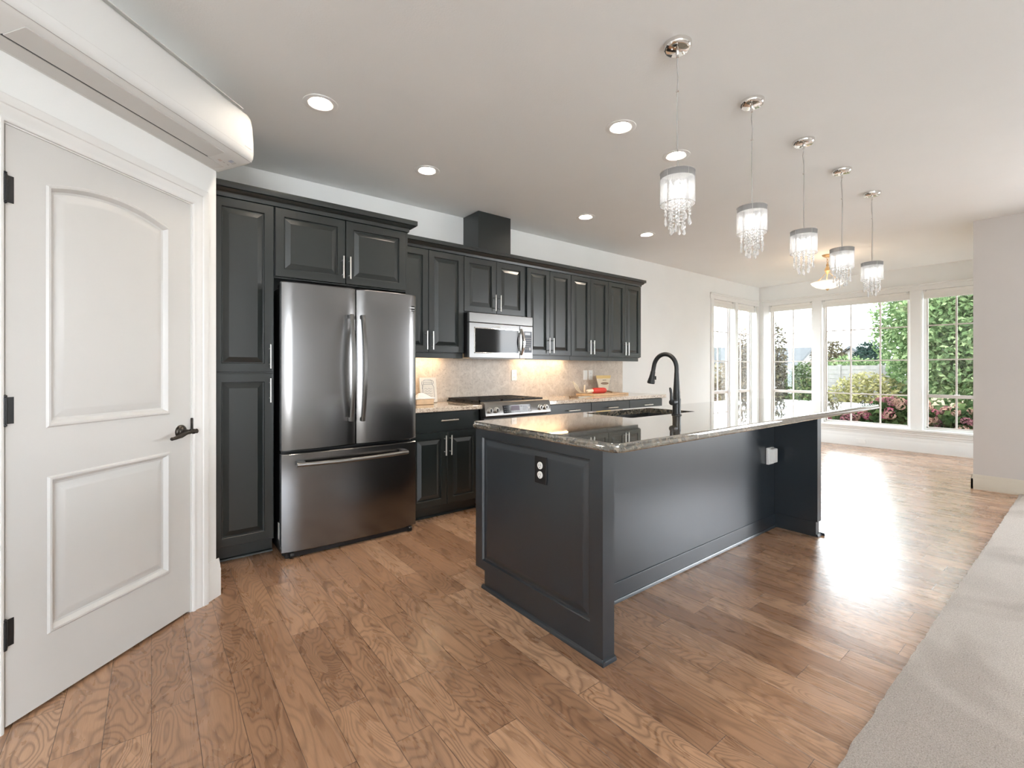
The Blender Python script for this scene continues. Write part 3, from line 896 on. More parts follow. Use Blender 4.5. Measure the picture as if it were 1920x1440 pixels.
# perimeter worktops
tag(MB().box(1.613, 2.281, 3.338, YW - 0.012, 0.885, 0.922).build('countertop', 'granite_light', bevel=0.008, seg=3), 'short tan granite countertop between the fridge and the range', 'countertop')
m = MB().box(3.054, 5.035, 3.338, YW - 0.012, 0.885, 0.922)
m.box(4.982, 5.035, YW - 0.0119, YW - 0.001, 0.885, 0.922)
tag(m.build('countertop', 'granite_light', bevel=0.008, seg=3), 'long tan granite countertop running right of the range', 'countertop')
tag(MB().box(1.613, 4.980, YW - 0.0115, YW - 0.0005, 0.9225, 1.376).build('backsplash', 'backsplash'), 'beige stone tile backsplash under the upper cabinets', 'backsplash')

# under-cabinet lights
for lab, a, c in (('lit strip light under the upper cabinet beside the fridge', 1.68, 2.20), ('lit strip light under the upper cabinet right of the microwave', 3.12, 3.86)):
    t = thing('under_cabinet_light', ((a + c)/2, 3.88, 1.376), lab, 'light', 'under-cabinet strip lights')
    MB().box(a, c, 3.855, 3.905, 1.362, 1.3765).build('housing', 'white_plastic', t, bevel=0.002)
    MB().box(a + 0.01, c - 0.01, 3.865, 3.895, 1.3590, 1.3618).build('diffuser', 'strip_warm', t)

# ---------------------------------------------------------------- wall outlets
def wall_plate(label, x, z, w, h, kind, cat, group='wall plates on the backsplash'):
    y = YW - 0.0116
    t = thing('wall_outlet' if kind == 'outlet' else 'light_switch', (x, y, z), label, cat, group)
    MB().box(x - w/2, x + w/2, y - 0.006, y - 0.0002, z - h/2, z + h/2).build('cover_plate', 'white_plastic', t, bevel=0.003)
    if kind == 'outlet':
        for s in (-1, 1):
            MB().lathe([(0.015, -0.0075), (0.015, -0.005)], (x, y, z + s*0.021), 18, 'y').build('socket', 'white_plastic', t)
            k = MB().box(x - 0.007, x - 0.005, y - 0.0082, y - 0.0072, z + s*0.021 - 0.004, z + s*0.021 + 0.005).box(x + 0.005, x + 0.007, y - 0.0082, y - 0.0072, z + s*0.021 - 0.004, z + s*0.021 + 0.005)
            k.build('slot', 'panel_grey', t)
    else:
        MB().box(x - 0.017, x + 0.017, y - 0.009, y - 0.0055, z - 0.033, z + 0.033).build('rocker', 'white_plastic', t, bevel=0.002)
wall_plate('white outlet plate on the backsplash just right of the range', 3.125, 1.168, 0.072, 0.118, 'outlet', 'outlet')
wall_plate('white rocker switch plate left of a matching plate near the pouch', 4.252, 1.162, 0.075, 0.118, 'switch', 'switch')
wall_plate('white outlet plate right beside the rocker switch near the pouch', 4.347, 1.162, 0.075, 0.118, 'outlet', 'outlet')
t = thing('wall_outlet', (XF - 0.016, 2.40, 0.08), 'small white outlet set sideways in the dining baseboard', 'outlet')
MB().box(XF - 0.0225, XF - 0.0163, 2.335, 2.465, 0.044, 0.118).build('cover_plate', 'white_plastic', t, bevel=0.003)
for y in (2.373, 2.427): MB().lathe([(0.016, -0.0085), (0.016, -0.006)], (XF - 0.0163, y, 0.081), 16, 'x').build('socket', 'white_plastic', t)

# ---------------------------------------------------------------- refrigerator
fr = thing('refrigerator', (1.13, 3.6, 0), 'stainless french door refrigerator with bottom freezer drawer', 'refrigerator')
MB().box(0.668, 1.583, 3.312, 3.945, 0.045, 1.775).build('body', 'black_plastic', fr, bevel=0.004)
def bowed_door(x0, x1, z0, z1, y_edge, bow, cx0=None, cx1=None, back=3.308, n=14):
    """front surface bows outward between cx0..cx1 (whole fridge width)"""
    cx0 = x0 if cx0 is None else cx0; cx1 = x1 if cx1 is None else cx1
    m = MB(); poly = [(x0, back), (x1, back)]
    r = 0.012
    for i in range(n + 1):
        x = x1 + (x0 - x1) * i / n
        u = (x - (cx0 + cx1) / 2) / ((cx1 - cx0) / 2)
        y = y_edge - bow * (1 - u * u)
        e = min(x1 - x, x - x0)
        if i in (0, n): y += 0.012
        poly.append((x, y))
    rs = []
    for z, ins in ((z0, 0.006), (z0 + 0.006, 0.0), (z1 - 0.006, 0.0), (z1, 0.006)):
        ring = []
        for k, (x, y) in enumerate(poly):
            ring.append((x, y + (ins if k >= 2 else 0), z))
        rs.append(ring)
    return m.rings(rs)
dl = bowed_door(0.660, 1.137, 0.702, 1.800, 3.246, 0.016).build('door', 'stainless', fr, sharp=40)
dr_ = bowed_door(1.145, 1.602, 0.702, 1.800, 3.246, 0.016).build('door', 'stainless', fr, sharp=40)
fz = bowed_door(0.660, 1.602, 0.040, 0.682, 3.246, 0.018).build('freezer_drawer', 'stainless', fr, sharp=40)
def bow_handle_v(x, z0, z1):
    m = MB(); k = 16; rs = []
    for i in range(k + 1):
        u = i / k; z = z0 + (z1 - z0) * u
        y = 3.196 - 0.050 * math.sin(math.pi * u)
        w, d = 0.013, 0.010
        rs.append([(x - w, y + d, z), (x - w*0.9, y - d*0.5, z), (x - w*0.5, y - d, z), (x + w*0.5, y - d, z), (x + w*0.9, y - d*0.5, z), (x + w, y + d, z)])
    m.rings(rs)
    for z in (z0 + 0.012, z1 - 0.012): m.box(x - 0.011, x + 0.011, 3.198, 3.234, z - 0.012, z + 0.012)
    return m
bow_handle_v(1.092, 0.872, 1.612).build('handle', 'stainless_bright', dl)
bow_handle_v(1.172, 0.868, 1.612).build('handle', 'stainless_bright', dr_)
m = MB(); k = 18; rs = []
for i in range(k + 1):
    u = i / k; x = 0.738 + (1.510 - 0.738) * u
    y = 3.195 - 0.042 * math.sin(math.pi * u)
    rs.append([(x, y + 0.016*math.cos(2*math.pi*j/12), 0.615 + 0.0145*math.sin(2*math.pi*j/12)) for j in range(12)])
m.rings(rs)
m.box(0.745, 0.790, 3.19, 3.238, 0.606, 0.634).box(1.458, 1.503, 3.19, 3.238, 0.606, 0.634)
m.build('handle', 'stainless_bright', fz)
MB().box(0.685, 1.570, 3.262, 3.32, 0.003, 0.040).box(0.675, 1.59, 3.30, 3.93, 0.012, 0.046).build('base_grille', 'black_plastic', fr)
for x in (0.72, 1.55):
    MB().lathe([(0.020, -0.012), (0.020, 0.012)], (x, 3.255, 0.020), 16, 'x').build('roller', 'black_plastic', fr)
for a in (0.668, 1.471): MB().box(a, a + 0.112, 3.33, 3.42, 1.776, 1.797).build('hinge_cover', 'black_plastic', fr, bevel=0.004)
bd = MB().box(1.520, 1.586, 3.2405, 3.2465, 1.672, 1.714).build('badge', 'matte_black', dr_, bevel=0.001)
MB().lathe([(0.0085, -0.002), (0.0085, 0.0005)], (1.532, 3.2404, 1.700), 18, 'y').build('ring_mark', 'mark', dr_)
MB().box(1.544, 1.584, 3.2392, 3.2406, 1.696, 1.704).box(1.524, 1.584, 3.2392, 3.2406, 1.678, 1.682).build('bar_mark', 'mark', dr_)
MB().box(0.6665, 0.6679, 3.36, 3.40, 0.10, 0.21).build('label', 'white_plastic', fr)

# ---------------------------------------------------------------- microwave
mw = thing('microwave', (2.665, 3.75, 1.337), 'stainless over-the-range microwave with black window', 'microwave')
MX0, MX1, MY, MZ0, MZ1 = 2.286, 3.046, 3.56, 1.340, 1.757
MB().box(MX0 + 0.004, MX1 - 0.004, MY + 0.035, YW - 0.014, MZ0 + 0.004, MZ1).build('body', 'black_plastic', mw, bevel=0.003)
MB().box(MX0, MX1, MY, MY + 0.034, 1.668, MZ1).build('vent_panel', 'stainless_bright', mw, bevel=0.004)
MB().box(MX0, 2.875, MY, MY + 0.034, MZ0, 1.664).build('door', 'stainless_bright', mw, bevel=0.004)
md_ = mw.children[-1]
MB().box(2.879, MX1, MY, MY + 0.034, MZ0, 1.664).build('control_frame', 'stainless_bright', mw, bevel=0.004)
MB().box(2.348, 2.862, MY - 0.002, MY + 0.002, 1.392, 1.612).build('window', 'glass_black', md_, bevel=0.0015)
m = MB()
for a in ((2.338, 2.348, 1.382, 1.622), (2.862, 2.872, 1.382, 1.622)): m.box(a[0], a[1], MY - 0.003, MY + 0.001, a[2], a[3])
m.box(2.338, 2.872, MY - 0.003, MY + 0.001, 1.382, 1.392).box(2.338, 2.872, MY - 0.003, MY + 0.001, 1.612, 1.622)
m.build('window_trim', 'chrome', md_, bevel=0.001)
m = MB(); k = 14; rs = []
for i in range(k + 1):
    u = i / k; z = 1.372 + 0.262 * u; bow = 0.046 * math.sin(math.pi * u)
    x = 2.893; w = 0.010 + 0.008 * math.sin(math.pi * u)
    rs.append([(x - w, MY - 0.002 - bow + 0.006, z), (x - w*0.6, MY - 0.010 - bow, z), (x + w*0.6, MY - 0.010 - bow, z), (x + w, MY - 0.002 - bow + 0.006, z)])
m.rings(rs); m.build('handle', 'chrome', md_)
cp = MB().box(2.935, 3.032, MY - 0.002, MY + 0.002, 1.400, 1.612).build('control_panel', 'panel_grey', mw, bevel=0.001)
MB().box(2.942, 3.012, MY - 0.003, MY - 0.001, 1.575, 1.602).build('display', 'lcd', cp)
m = MB()
for r_ in range(6):
    for c_ in range(4):
        m.box(2.944 + c_*0.021, 2.957 + c_*0.021, MY - 0.0026, MY - 0.0015, 1.435 + r_*0.021, 1.441 + r_*0.021)
m.build('keypad_marks', 'mark_grey', cp)
MB().box(3.000, 3.014, MY - 0.003, MY - 0.001, 1.425, 1.434).box(3.000, 3.014, MY - 0.003, MY - 0.001, 1.440, 1.449).build('start_buttons', 'white_plastic', cp)
m = MB()
for i in range(8): m.box(2.560 + i*0.0095, 2.567 + i*0.0095, MY - 0.0012, MY + 0.0004, 1.632, 1.643)
m.build('brand_plate', 'mark_grey', md_)
MB().box(MX0 + 0.05, MX1 - 0.05, MY + 0.06, YW - 0.05, MZ0 - 0.004, MZ0 + 0.006).build('grease_filter', 'stainless_bright', mw)

# ---------------------------------------------------------------- range
rg = thing('range', (2.667, 3.65, 0), 'stainless slide-in gas range with black grates', 'range')
RX0, RX1 = 2.286, 3.050
MB().box(RX0 + 0.002, RX1 - 0.002, 3.37, YW - 0.015, 0.06, 0.900).build('body', 'black_plastic', rg, bevel=0.003)
MB().box(RX0 + 0.004, RX1 - 0.004, 3.33, 3.369, 0.235, 0.800).build('oven_door', 'stainless_bright', rg, bevel=0.006)
od = rg.children[-1]
MB().box(RX0 + 0.12, RX1 - 0.12, 3.327, 3.332, 0.36, 0.66).build('oven_window', 'glass_black', od, bevel=0.001)
m = MB().tube([(RX0 + 0.05, 3.285, 0.745), (RX1 - 0.05, 3.285, 0.745)], 0.013, 14)
for x in (RX0 + 0.08, RX1 - 0.08): m.tube([(x, 3.285, 0.745), (x, 3.332, 0.745)], 0.009, 10)
m.build('oven_handle', 'stainless_bright', od)
MB().box(RX0 + 0.004, RX1 - 0.004, 3.33, 3.369, 0.065, 0.228).build('warming_drawer', 'stainless_bright', rg, bevel=0.006)
MB().box(RX0 + 0.03, RX1 - 0.03, 3.42, 3.5, 0.0, 0.06).build('base', 'black_plastic', rg)
prof = [(3.385, 0.815), (3.305, 0.812), (3.298, 0.822), (3.312, 0.915), (3.330, 0.938), (3.372, 0.944), (3.385, 0.944)]
cpn = MB().prism(prof, lambda a, z, d: (d, a, z), RX0, RX1 + 0.004).build('control_panel', 'stainless_bright', rg, bevel=0.003)
def on_panel(x, z, lift=0.0):
    u = (z - 0.822) / (0.915 - 0.822)
    return (x, 3.298 + 0.014 * u - lift, z)
pd = MB()
a, c, za, zb = 2.475, 2.808, 0.838, 0.908
pd.add([on_panel(a+0.008, za, 0.0015), on_panel(c, za, 0.0015), on_panel(c-0.006, zb, 0.0015), on_panel(a, zb, 0.0015),
        on_panel(a+0.008, za, -0.002), on_panel(c, za, -0.002), on_panel(c-0.006, zb, -0.002), on_panel(a, zb, -0.002)],
       [(0, 1, 2, 3), (7, 6, 5, 4), (0, 4, 5, 1), (1, 5, 6, 2), (2, 6, 7, 3), (3, 7, 4, 0)])
pdo = pd.build('touch_panel', 'glass_black', cpn)
def patch(m, a, c, za, zb, lift=0.0025):
    m.add([on_panel(a, za, lift), on_panel(c, za, lift), on_panel(c, zb, lift), on_panel(a, zb, lift)], [(0, 1, 2, 3)])
    m.add([on_panel(a, za, lift-0.0012), on_panel(c, za, lift-0.0012), on_panel(c, zb, lift-0.0012), on_panel(a, zb, lift-0.0012)], [(3, 2, 1, 0)])
    return m
patch(MB(), 2.570, 2.668, 0.858, 0.902).build('display', 'display', cpn)
marks = [(2.595 + i*0.024, 2.604 + i*0.024, 0.844, 0.849) for i in range(7)]
marks += [(2.494 + i*0.022, 2.508 + i*0.022, 0.852 + j*0.019, 0.857 + j*0.019) for i in range(3) for j in range(3)]
marks += [(2.708 + i*0.018, 2.718 + i*0.018, 0.862 + j*0.014, 0.867 + j*0.014) for i in range(3) for j in range(3)]
marks += [(2.682, 2.696, 0.890, 0.898)]
for mk in marks: patch(MB(), *mk).build('touch_mark', 'panel_grey', cpn)
for mk in ((2.772, 2.798, 0.846, 0.858), (2.768, 2.792, 0.868, 0.886)): patch(MB(), *mk).build('start_pad', 'mark', cpn)
for x in (2.332, 2.402, 2.915, 2.985):
    k = MB()
    p = on_panel(x, 0.872)
    k.lathe([(0.0265, 0.0), (0.0265, -0.006), (0.024, -0.008), (0.022, -0.022), (0.019, -0.025)], p, 22, 'y')
    ko = k.build('knob', 'nickel', rg)
    MB().box(x - 0.0045, x + 0.0045, p[1] - 0.032, p[1] - 0.024, 0.859, 0.885).build('grip', 'matte_black', ko, bevel=0.002)
MB().box(RX0 - 0.006, RX1 + 0.006, 3.385, YW - 0.02, 0.9225, 0.934).build('cooktop', 'black_plastic', rg, bevel=0.004)
for x in (2.44, 2.667, 2.895):
    for y in (3.52, 3.80):
        MB().lathe([(0.045, 0.0), (0.045, 0.008), (0.03, 0.010), (0.028, 0.018), (0.0, 0.018)], (x, y, 0.934), 20).build('burner', 'iron', rg)
for i in range(3):
    gx0 = RX0 + 0.004 + i*0.252; gx1 = gx0 + 0.248; g = MB(); zt = 0.957
    for x in (gx0, gx1 - 0.014): g.box(x, x + 0.014, 3.405, 3.945, zt - 0.016, zt)
    for y in (3.405, 3.665, 3.931): g.box(gx0, gx1, y, y + 0.014, zt - 0.016, zt)
    for x in (gx0 + 0.06, gx0 + 0.118, gx0 + 0.176): g.box(x, x + 0.010, 3.405, 3.945, zt - 0.012, zt)
    for y in (3.46, 3.515, 3.57, 3.625, 3.72, 3.775, 3.83, 3.885): g.box(gx0, gx1, y, y + 0.009, zt - 0.014, zt - 0.001)
    for x in (gx0, gx1 - 0.014):
        for y in (3.405, 3.53, 3.665, 3.80, 3.931): g.box(x, x + 0.014, y, y + 0.014, 0.9342, zt - 0.015)
    g.build('grate', 'iron', rg)

# ---------------------------------------------------------------- island
isl = thing('kitchen_island', (2.75, 1.75, 0), 'long black kitchen island with panelled end', 'island')
IZ = 0.893
m = MB()
# hollow under the sink opening: walls only
m.box(1.56, 3.845, 1.588, 1.606, 0.0, IZ - 0.002)
m.box(1.56, 3.845, 2.200, 2.218, 0.10, IZ - 0.002).box(1.56, 3.845, 1.606, 2.20, 0.10, 0.118)
m.box(2.26, 2.28, 1.606, 2.20, 0.118, IZ - 0.002).box(3.16, 3.18, 1.606, 2.20, 0.118, IZ - 0.002)
m.box(1.56, 3.845, 2.12, 2.135, 0.0, 0.10)
m.build('carcass', 'island_paint', isl)
# near end: framed panel facing -X, with toe notches at both ends
EX = 1.480
ep = MB()
outer = [(1.282, 0.0), (1.282, IZ - 0.0005), (2.236, IZ - 0.0005), (2.236, 0.098), (2.146, 0.098), (2.146, 0.0)]
P = lambda y, z, d: (EX + d, y, z)
px0, px1, pz0, pz1 = 1.354, 2.172, 0.150, 0.846
def q(m, y0, y1, z0, z1): m.add([P(y0, z0, 0), P(y1, z0, 0), P(y1, z1, 0), P(y0, z1, 0)], [(0, 1, 2, 3)])
q(ep, 1.282, px0, 0.0, IZ - 0.0005); q(ep, px1, 2.236, 0.098, IZ - 0.0005); q(ep, px0, px1, pz1, IZ - 0.0005); q(ep, px0, px1, 0.098, pz0); q(ep, px0, 2.146, 0.0, 0.098)
q(ep, 2.146, px1, 0.098, pz0) if px1 < 2.146 else None
rs = []
for i, d in [(0.0, 0.0), (0.003, 0.004), (0.006, 0.011), (0.012, 0.012), (0.016, 0.012), (0.040, 0.005), (0.048, 0.004)]:
    rs.append([P(px0+i, pz0+i, d), P(px1-i, pz0+i, d), P(px1-i, pz1-i, d), P(px0+i, pz1-i, d)])
ep.rings(rs, False); o = len(ep.v) - 4; ep.f.append((o, o+1, o+2, o+3))
T = 0.073
for A, B in zip(outer, outer[1:] + outer[:1]):
    ep.add([P(A[0], A[1], 0), P(B[0], B[1], 0), P(B[0], B[1], T), P(A[0], A[1], T)], [(0, 1, 2, 3)])
ep.add([P(a, z, T) for a, z in outer], [tuple(range(6))])
ep.build('end_panel', 'island_paint', isl, sharp=4)
# shoe mouldings
def shoe(): return [(0, 0), (0.014, 0), (0.0135, 0.008), (0.009, 0.016), (0, 0.020)]
m = MB()
m.prism(shoe(), lambda n, z, d: (EX - n, d, z), 1.268, 2.160)
m.prism(shoe(), lambda n, z, d: (d, 1.282 - n, z), 1.466, 1.553)
m.prism(shoe(), lambda n, z, d: (d, 1.588 - n, z), 1.553, 3.846)
m.prism(shoe(), lambda n, z, d: (3.918 + n, d, z), 1.270, 1.62)
m.prism(shoe(), lambda n, z, d: (d, 1.300 - n, z), 3.848, 3.932)
m.build('shoe_molding', 'island_paint', isl)
m = MB().box(1.553, 3.846, 1.582, 1.588, 0.0, 0.105)
m.build('base_strip', 'island_paint', isl, bevel=0.002)
# far end panel with its stepped foot
m = MB().box(3.848, 3.905, 1.300, 2.218, 0.0, 0.110).box(3.848, 3.918, 1.290, 2.236, 0.110, IZ - 0.0005)
m.build('end_panel', 'island_paint', isl, bevel=0.002)
# doors and drawers on the kitchen side
for x0 in (1.575, 2.03, 3.19):
    x1 = x0 + 0.445
    if x1 > 3.84: x1 = 3.84
    d = panel_front(MB(), x0, x1, 0.12, 0.70, 2.236, thick=-0.017, rings=[(i, -k) for i, k in DOOR_RINGS]).build('door', 'island_paint', isl, sharp=4)
    h = MB().tube([(x1 - 0.03, 2.266, 0.50), (x1 - 0.03, 2.266, 0.66)], 0.006, 10).tube([(x1 - 0.03, 2.266, 0.53), (x1 - 0.03, 2.235, 0.53)], 0.0045, 8).tube([(x1 - 0.03, 2.266, 0.63), (x1 - 0.03, 2.235, 0.63)], 0.0045, 8)
    h.build('handle', 'nickel', d)
# outlet on the end panel
ox = EX + 0.004
oy, oz = 1.672, 0.745
pl = MB().box(ox - 0.006, ox + 0.001, oy - 0.043, oy + 0.043, oz - 0.066, oz + 0.066).build('outlet', 'black_plastic', isl, bevel=0.003)
for s in (-1, 1):
    so = MB().lathe([(0.0175, -0.0095), (0.0175, -0.005)], (ox, oy, oz + s*0.0225), 20, 'x').build('socket', 'white_plastic', pl)
    so['label'] = 'white socket face'
    zc = oz + s*0.0225
    for dy in (-0.0075, 0.0055): MB().box(ox - 0.0102, ox - 0.0092, oy + dy, oy + dy + 0.002, zc - 0.003, zc + 0.008).build('slot', 'panel_grey', pl)
    MB().lathe([(0.0028, -0.0102), (0.0028, -0.0090)], (ox, oy, zc - 0.010), 10, 'x').build('slot', 'panel_grey', pl)
t = thing('outlet_cover', (3.745, 1.586, 0.57), 'white box-shaped outlet cover on the island back near its far corner', 'outlet cover')
MB().box(3.700, 3.792, 1.566, 1.5875, 0.505, 0.632).build('back_plate', 'white_plastic', t, bevel=0.004)
MB().rings([[(3.703, 1.566, 0.510), (3.789, 1.566, 0.510), (3.789, 1.566, 0.629), (3.703, 1.566, 0.629)], [(3.709, 1.536, 0.522), (3.783, 1.536, 0.522), (3.783, 1.536, 0.625), (3.709, 1.536, 0.625)]]).build('cover', 'white_plastic', t, bevel=0.004)

# island worktop with bullnose edge and sink cut-out
IX0, IX1, IY0, IY1, IT0, IT1 = 1.462, 5.012, 1.192, 2.275, IZ, 0.930
def round_rect(x0, x1, y0, y1, r, k=7):
    pts = []
    for cx, cy, a0 in ((x1 - r, y0 + r, -90), (x1 - r, y1 - r, 0), (x0 + r, y1 - r, 90), (x0 + r, y0 + r, 180)):
        for i in range(k + 1):
            a = R(a0 + 90 * i / k)
            pts.append((cx + r * math.cos(a), cy + r * math.sin(a)))
    return pts
SX0, SX1, SY0, SY1 = 2.345, 3.072, 1.798, 2.190
def slab_with_hole():
    bm = bmesh.new()
    prof = [(0.006, IT0), (0.001, IT0 + 0.006), (0.0, IT0 + 0.014), (0.004, IT0 + 0.020), (0.006, IT0 + 0.022), (0.006, IT1 - 0.009), (0.009, IT1 - 0.003), (0.016, IT1), (0.0175, IT1)]
    loops = []
    for e, z in prof:
        loops.append([bm.verts.new((x, y, z)) for x, y in round_rect(IX0 + e, IX1 - e, IY0 + e, IY1 - e, 0.05 - e)])
    n = len(loops[0])
    for a, b_ in zip(loops[:-1], loops[1:]):
        for i in range(n):
            bm.faces.new((a[i], a[(i+1) % n], b_[(i+1) % n], b_[i]))
    hole = round_rect(SX0, SX1, SY0, SY1, 0.02, 7)
    ht = [bm.verts.new((x, y, IT1)) for x, y in hole]
    hb = [bm.verts.new((x, y, IT0)) for x, y in hole]
    for i in range(n): bm.faces.new((ht[i], ht[(i+1) % n], hb[(i+1) % n], hb[i]))
    for i in range(n):
        bm.faces.new((loops[-1][i], loops[-1][(i+1) % n], ht[(i+1) % n], ht[i]))
        bm.faces.new((loops[0][(i+1) % n], loops[0][i], hb[i], hb[(i+1) % n]))
    bmesh.ops.recalc_face_normals(bm, faces=bm.faces)
    me = bpy.data.meshes.new('island_countertop')
    bm.to_mesh(me); bm.free()
    for p in me.polygons: p.use_smooth = True
    me.set_sharp_from_angle(angle=R(32))
    me.materials.append(M['granite_dark'])
    o = bpy.data.objects.new('island_countertop', me); COL.objects.link(o)
    return o
tag(slab_with_hole(), 'long polished dark granite top on the kitchen island', 'countertop')

# sink and faucet
def basin():
    m = MB()
    o_ = lambda e, z: [(x, y, z) for x, y in round_rect(SX0 - 0.012 + e, SX1 + 0.012 - e, SY0 - 0.012 + e, SY1 + 0.012 - e, 0.03)]
    m.rings([o_(0, 0.8925), o_(0.0, 0.690), o_(0.02, 0.680)], False)
    i_ = lambda e, z: [(x, y, z) for x, y in round_rect(SX0 + e, SX1 - e, SY0 + e, SY1 - e, 0.025)]
    m.rings([o_(0, 0.8925), i_(-0.004, 0.8925), i_(-0.002, 0.72), i_(0.02, 0.70)], False)
    n = len(i_(0, 0)); o2 = len(m.v) - n; m.f.append(tuple(range(o2, o2 + n)))
    o1 = 2 * n; m.f.append(tuple(reversed(range(o1, o1 + n))))
    return m
sk = thing('sink', (2.708, 1.994, 0.68), 'dark undermount sink cut into the island top', 'sink')
basin().build('basin', 'steel_dark', sk)
MB().lathe([(0.042, 0.0), (0.040, 0.004), (0.028, 0.004), (0.024, 0.002)], (2.70, 1.99, 0.7002), 24).build('drain', 'nickel', sk)

FX, FY = 2.738, 1.738
fc = thing('faucet', (FX, FY, 0.930), 'tall matte black pull-down faucet on the island', 'faucet')
MB().lathe([(0.033, 0.0005), (0.033, 0.004), (0.028, 0.008), (0.026, 0.03), (0.0265, 0.09), (0.027, 0.105), (0.024, 0.112), (0.0225, 0.15), (0.019, 0.20), (0.016, 0.25), (0.0148, 0.28)], (FX, FY, 0.930), 24).build('body', 'matte_black', fc)
pts = [(FX, FY, 1.205)]
R0_ = 0.088
for i in range(0, 19):
    a = math.pi * i / 18 * 0.94
    pts.append((FX, FY + R0_ - R0_ * math.cos(a), 1.236 + 0.098 * math.sin(a)))
pts.append((FX, pts[-1][1] + 0.010, 1.205))
MB().tube(pts, 0.0145, 16).build('spout', 'matte_black', fc)
e = Vector(pts[-1]); dvec = Vector((0, 0.22, -1)).normalized()
MB().tube([e - dvec*0.012, e + dvec*0.002, e + dvec*0.03, e + dvec*0.062, e + dvec*0.072], [0.0165, 0.0165, 0.0195, 0.0260, 0.0250], 18).build('spray_head', 'matte_black', fc)
MB().tube([e + Vector((0, -0.021, -0.02)), e + Vector((0, -0.022, -0.045))], 0.006, 8).build('spray_button', 'matte_black', fc)
h = MB().tube([(FX - 0.018, FY, 1.016), (FX - 0.052, FY, 1.016), (FX - 0.060, FY, 1.016)], [0.021, 0.0205, 0.0185], 18)
h.tube([(FX - 0.050, FY, 1.016), (FX - 0.058, FY + 0.002, 1.045), (FX - 0.056, FY + 0.004, 1.075), (FX - 0.060, FY + 0.006, 1.100), (FX - 0.064, FY + 0.008, 1.112)], [0.013, 0.0095, 0.0085, 0.0085, 0.005], 12)
h.build('lever', 'matte_black', fc)

# ---------------------------------------------------------------- things on the counter
t = thing('jar_print_sign', (2.03, 3.85, 0.9225), 'cream sign board with a drawn canning jar leaning by the range', 'sign')
t.rotation_euler = (R(-9), 0, 0)
MB().box(-0.085, 0.085, -0.009, 0.009, 0.002, 0.235).build('board', 'paper', t, bevel=0.002, local=True)
jk = MB()
yy = -0.0102
def stroke(pts, w=0.0017): jk.tube([(x, yy, z) for x, z in pts], w, 6)
stroke([(-0.058, 0.165), (-0.055, 0.172), (0.040, 0.172), (0.046, 0.165)])
stroke([(-0.050, 0.172), (-0.050, 0.205), (0.040, 0.205), (0.040, 0.172)])
stroke([(-0.046, 0.205), (-0.030, 0.217), (0.025, 0.217), (0.037, 0.205)])
stroke([(-0.046, 0.188), (0.036, 0.185)])
stroke([(-0.052, 0.165), (-0.060, 0.145), (-0.060, 0.035), (-0.050, 0.016), (0.045, 0.016), (0.056, 0.035), (0.056, 0.145), (0.045, 0.165)])
stroke([(-0.062, 0.200), (-0.068, 0.180), (-0.060, 0.150), (-0.066, 0.130)])
stroke([(0.040, 0.210), (0.056, 0.200), (0.054, 0.180), (0.046, 0.172)])
for k in range(5):
    z = 0.128 - k * 0.022
    stroke([(-0.046 + 0.006*(k % 2), z), (-0.030, z + 0.007), (-0.014, z - 0.005), (0.004, z + 0.008), (0.020, z - 0.004), (0.040 - 0.005*(k % 2), z + 0.004)], 0.0013)
jk.build('jar_drawing', 'ink', t, local=True)
t = thing('butter_dish', (1.885, 3.70, 0.9225), 'small wooden dish with a white peaked lid beside the fridge', 'dish')
MB().box(1.800, 1.972, 3.645, 3.755, 0.9228, 0.972).build('tray', 'maple', t, bevel=0.006)
MB().rings([[(1.792, 3.640, 0.9722), (1.986, 3.640, 0.9722), (1.986, 3.760, 0.9722), (1.792, 3.760, 0.9722)], [(1.792, 3.640, 0.982), (1.986, 3.640, 0.982), (1.986, 3.760, 0.982), (1.792, 3.760, 0.982)],
            [(1.815, 3.660, 0.986), (1.955, 3.660, 0.986), (1.955, 3.740, 0.986), (1.815, 3.740, 0.986)], [(1.850, 3.695, 1.024), (1.890, 3.695, 1.024), (1.890, 3.705, 1.024), (1.850, 3.705, 1.024)]]).build('lid', 'white_plastic', t, bevel=0.003)
tag(MB().box(4.02, 4.66, 3.62, 3.90, 0.9225, 0.944).build('cutting_board', 'maple', bevel=0.004), 'flat maple cutting board at the right end of the counter', 'cutting board')
kn = thing('knife', (3.80, 3.58, 0.925), 'long grey knife lying in front of the cutting board', 'knife')
MB().rings([[(3.58, 3.555, 0.9235), (3.58, 3.58, 0.9235), (3.58, 3.58, 0.939), (3.58, 3.555, 0.939)], [(3.72, 3.568, 0.9235), (3.72, 3.592, 0.9235), (3.72, 3.592, 0.938), (3.72, 3.568, 0.938)]]).build('handle', 'brown', kn, bevel=0.004)
MB().rings([[(3.72, 3.565, 0.9235), (3.72, 3.60, 0.9235), (3.72, 3.60, 0.930), (3.72, 3.565, 0.930)], [(3.92, 3.585, 0.9235), (3.92, 3.612, 0.9235), (3.92, 3.612, 0.928), (3.92, 3.585, 0.928)], [(4.00, 3.606, 0.9235), (4.00, 3.612, 0.9235), (4.00, 3.612, 0.926), (4.00, 3.606, 0.926)]]).build('blade', 'nickel', kn)
rp = thing('rolling_tool', (4.25, 3.74, 0.944), 'red barrelled kitchen tool with a brown handle on the cutting board', 'kitchen tool')
MB().lathe([(0.018, -0.118), (0.030, -0.108), (0.034, -0.095), (0.034, 0.085), (0.028, 0.108), (0.016, 0.120)], (4.25, 3.74, 0.9785), 20, 'x').build('barrel', 'red', rp)
MB().tube([(4.365, 3.74, 0.972), (4.42, 3.735, 0.964), (4.475, 3.73, 0.952)], [0.010, 0.010, 0.008], 10).build('handle', 'brown', rp)
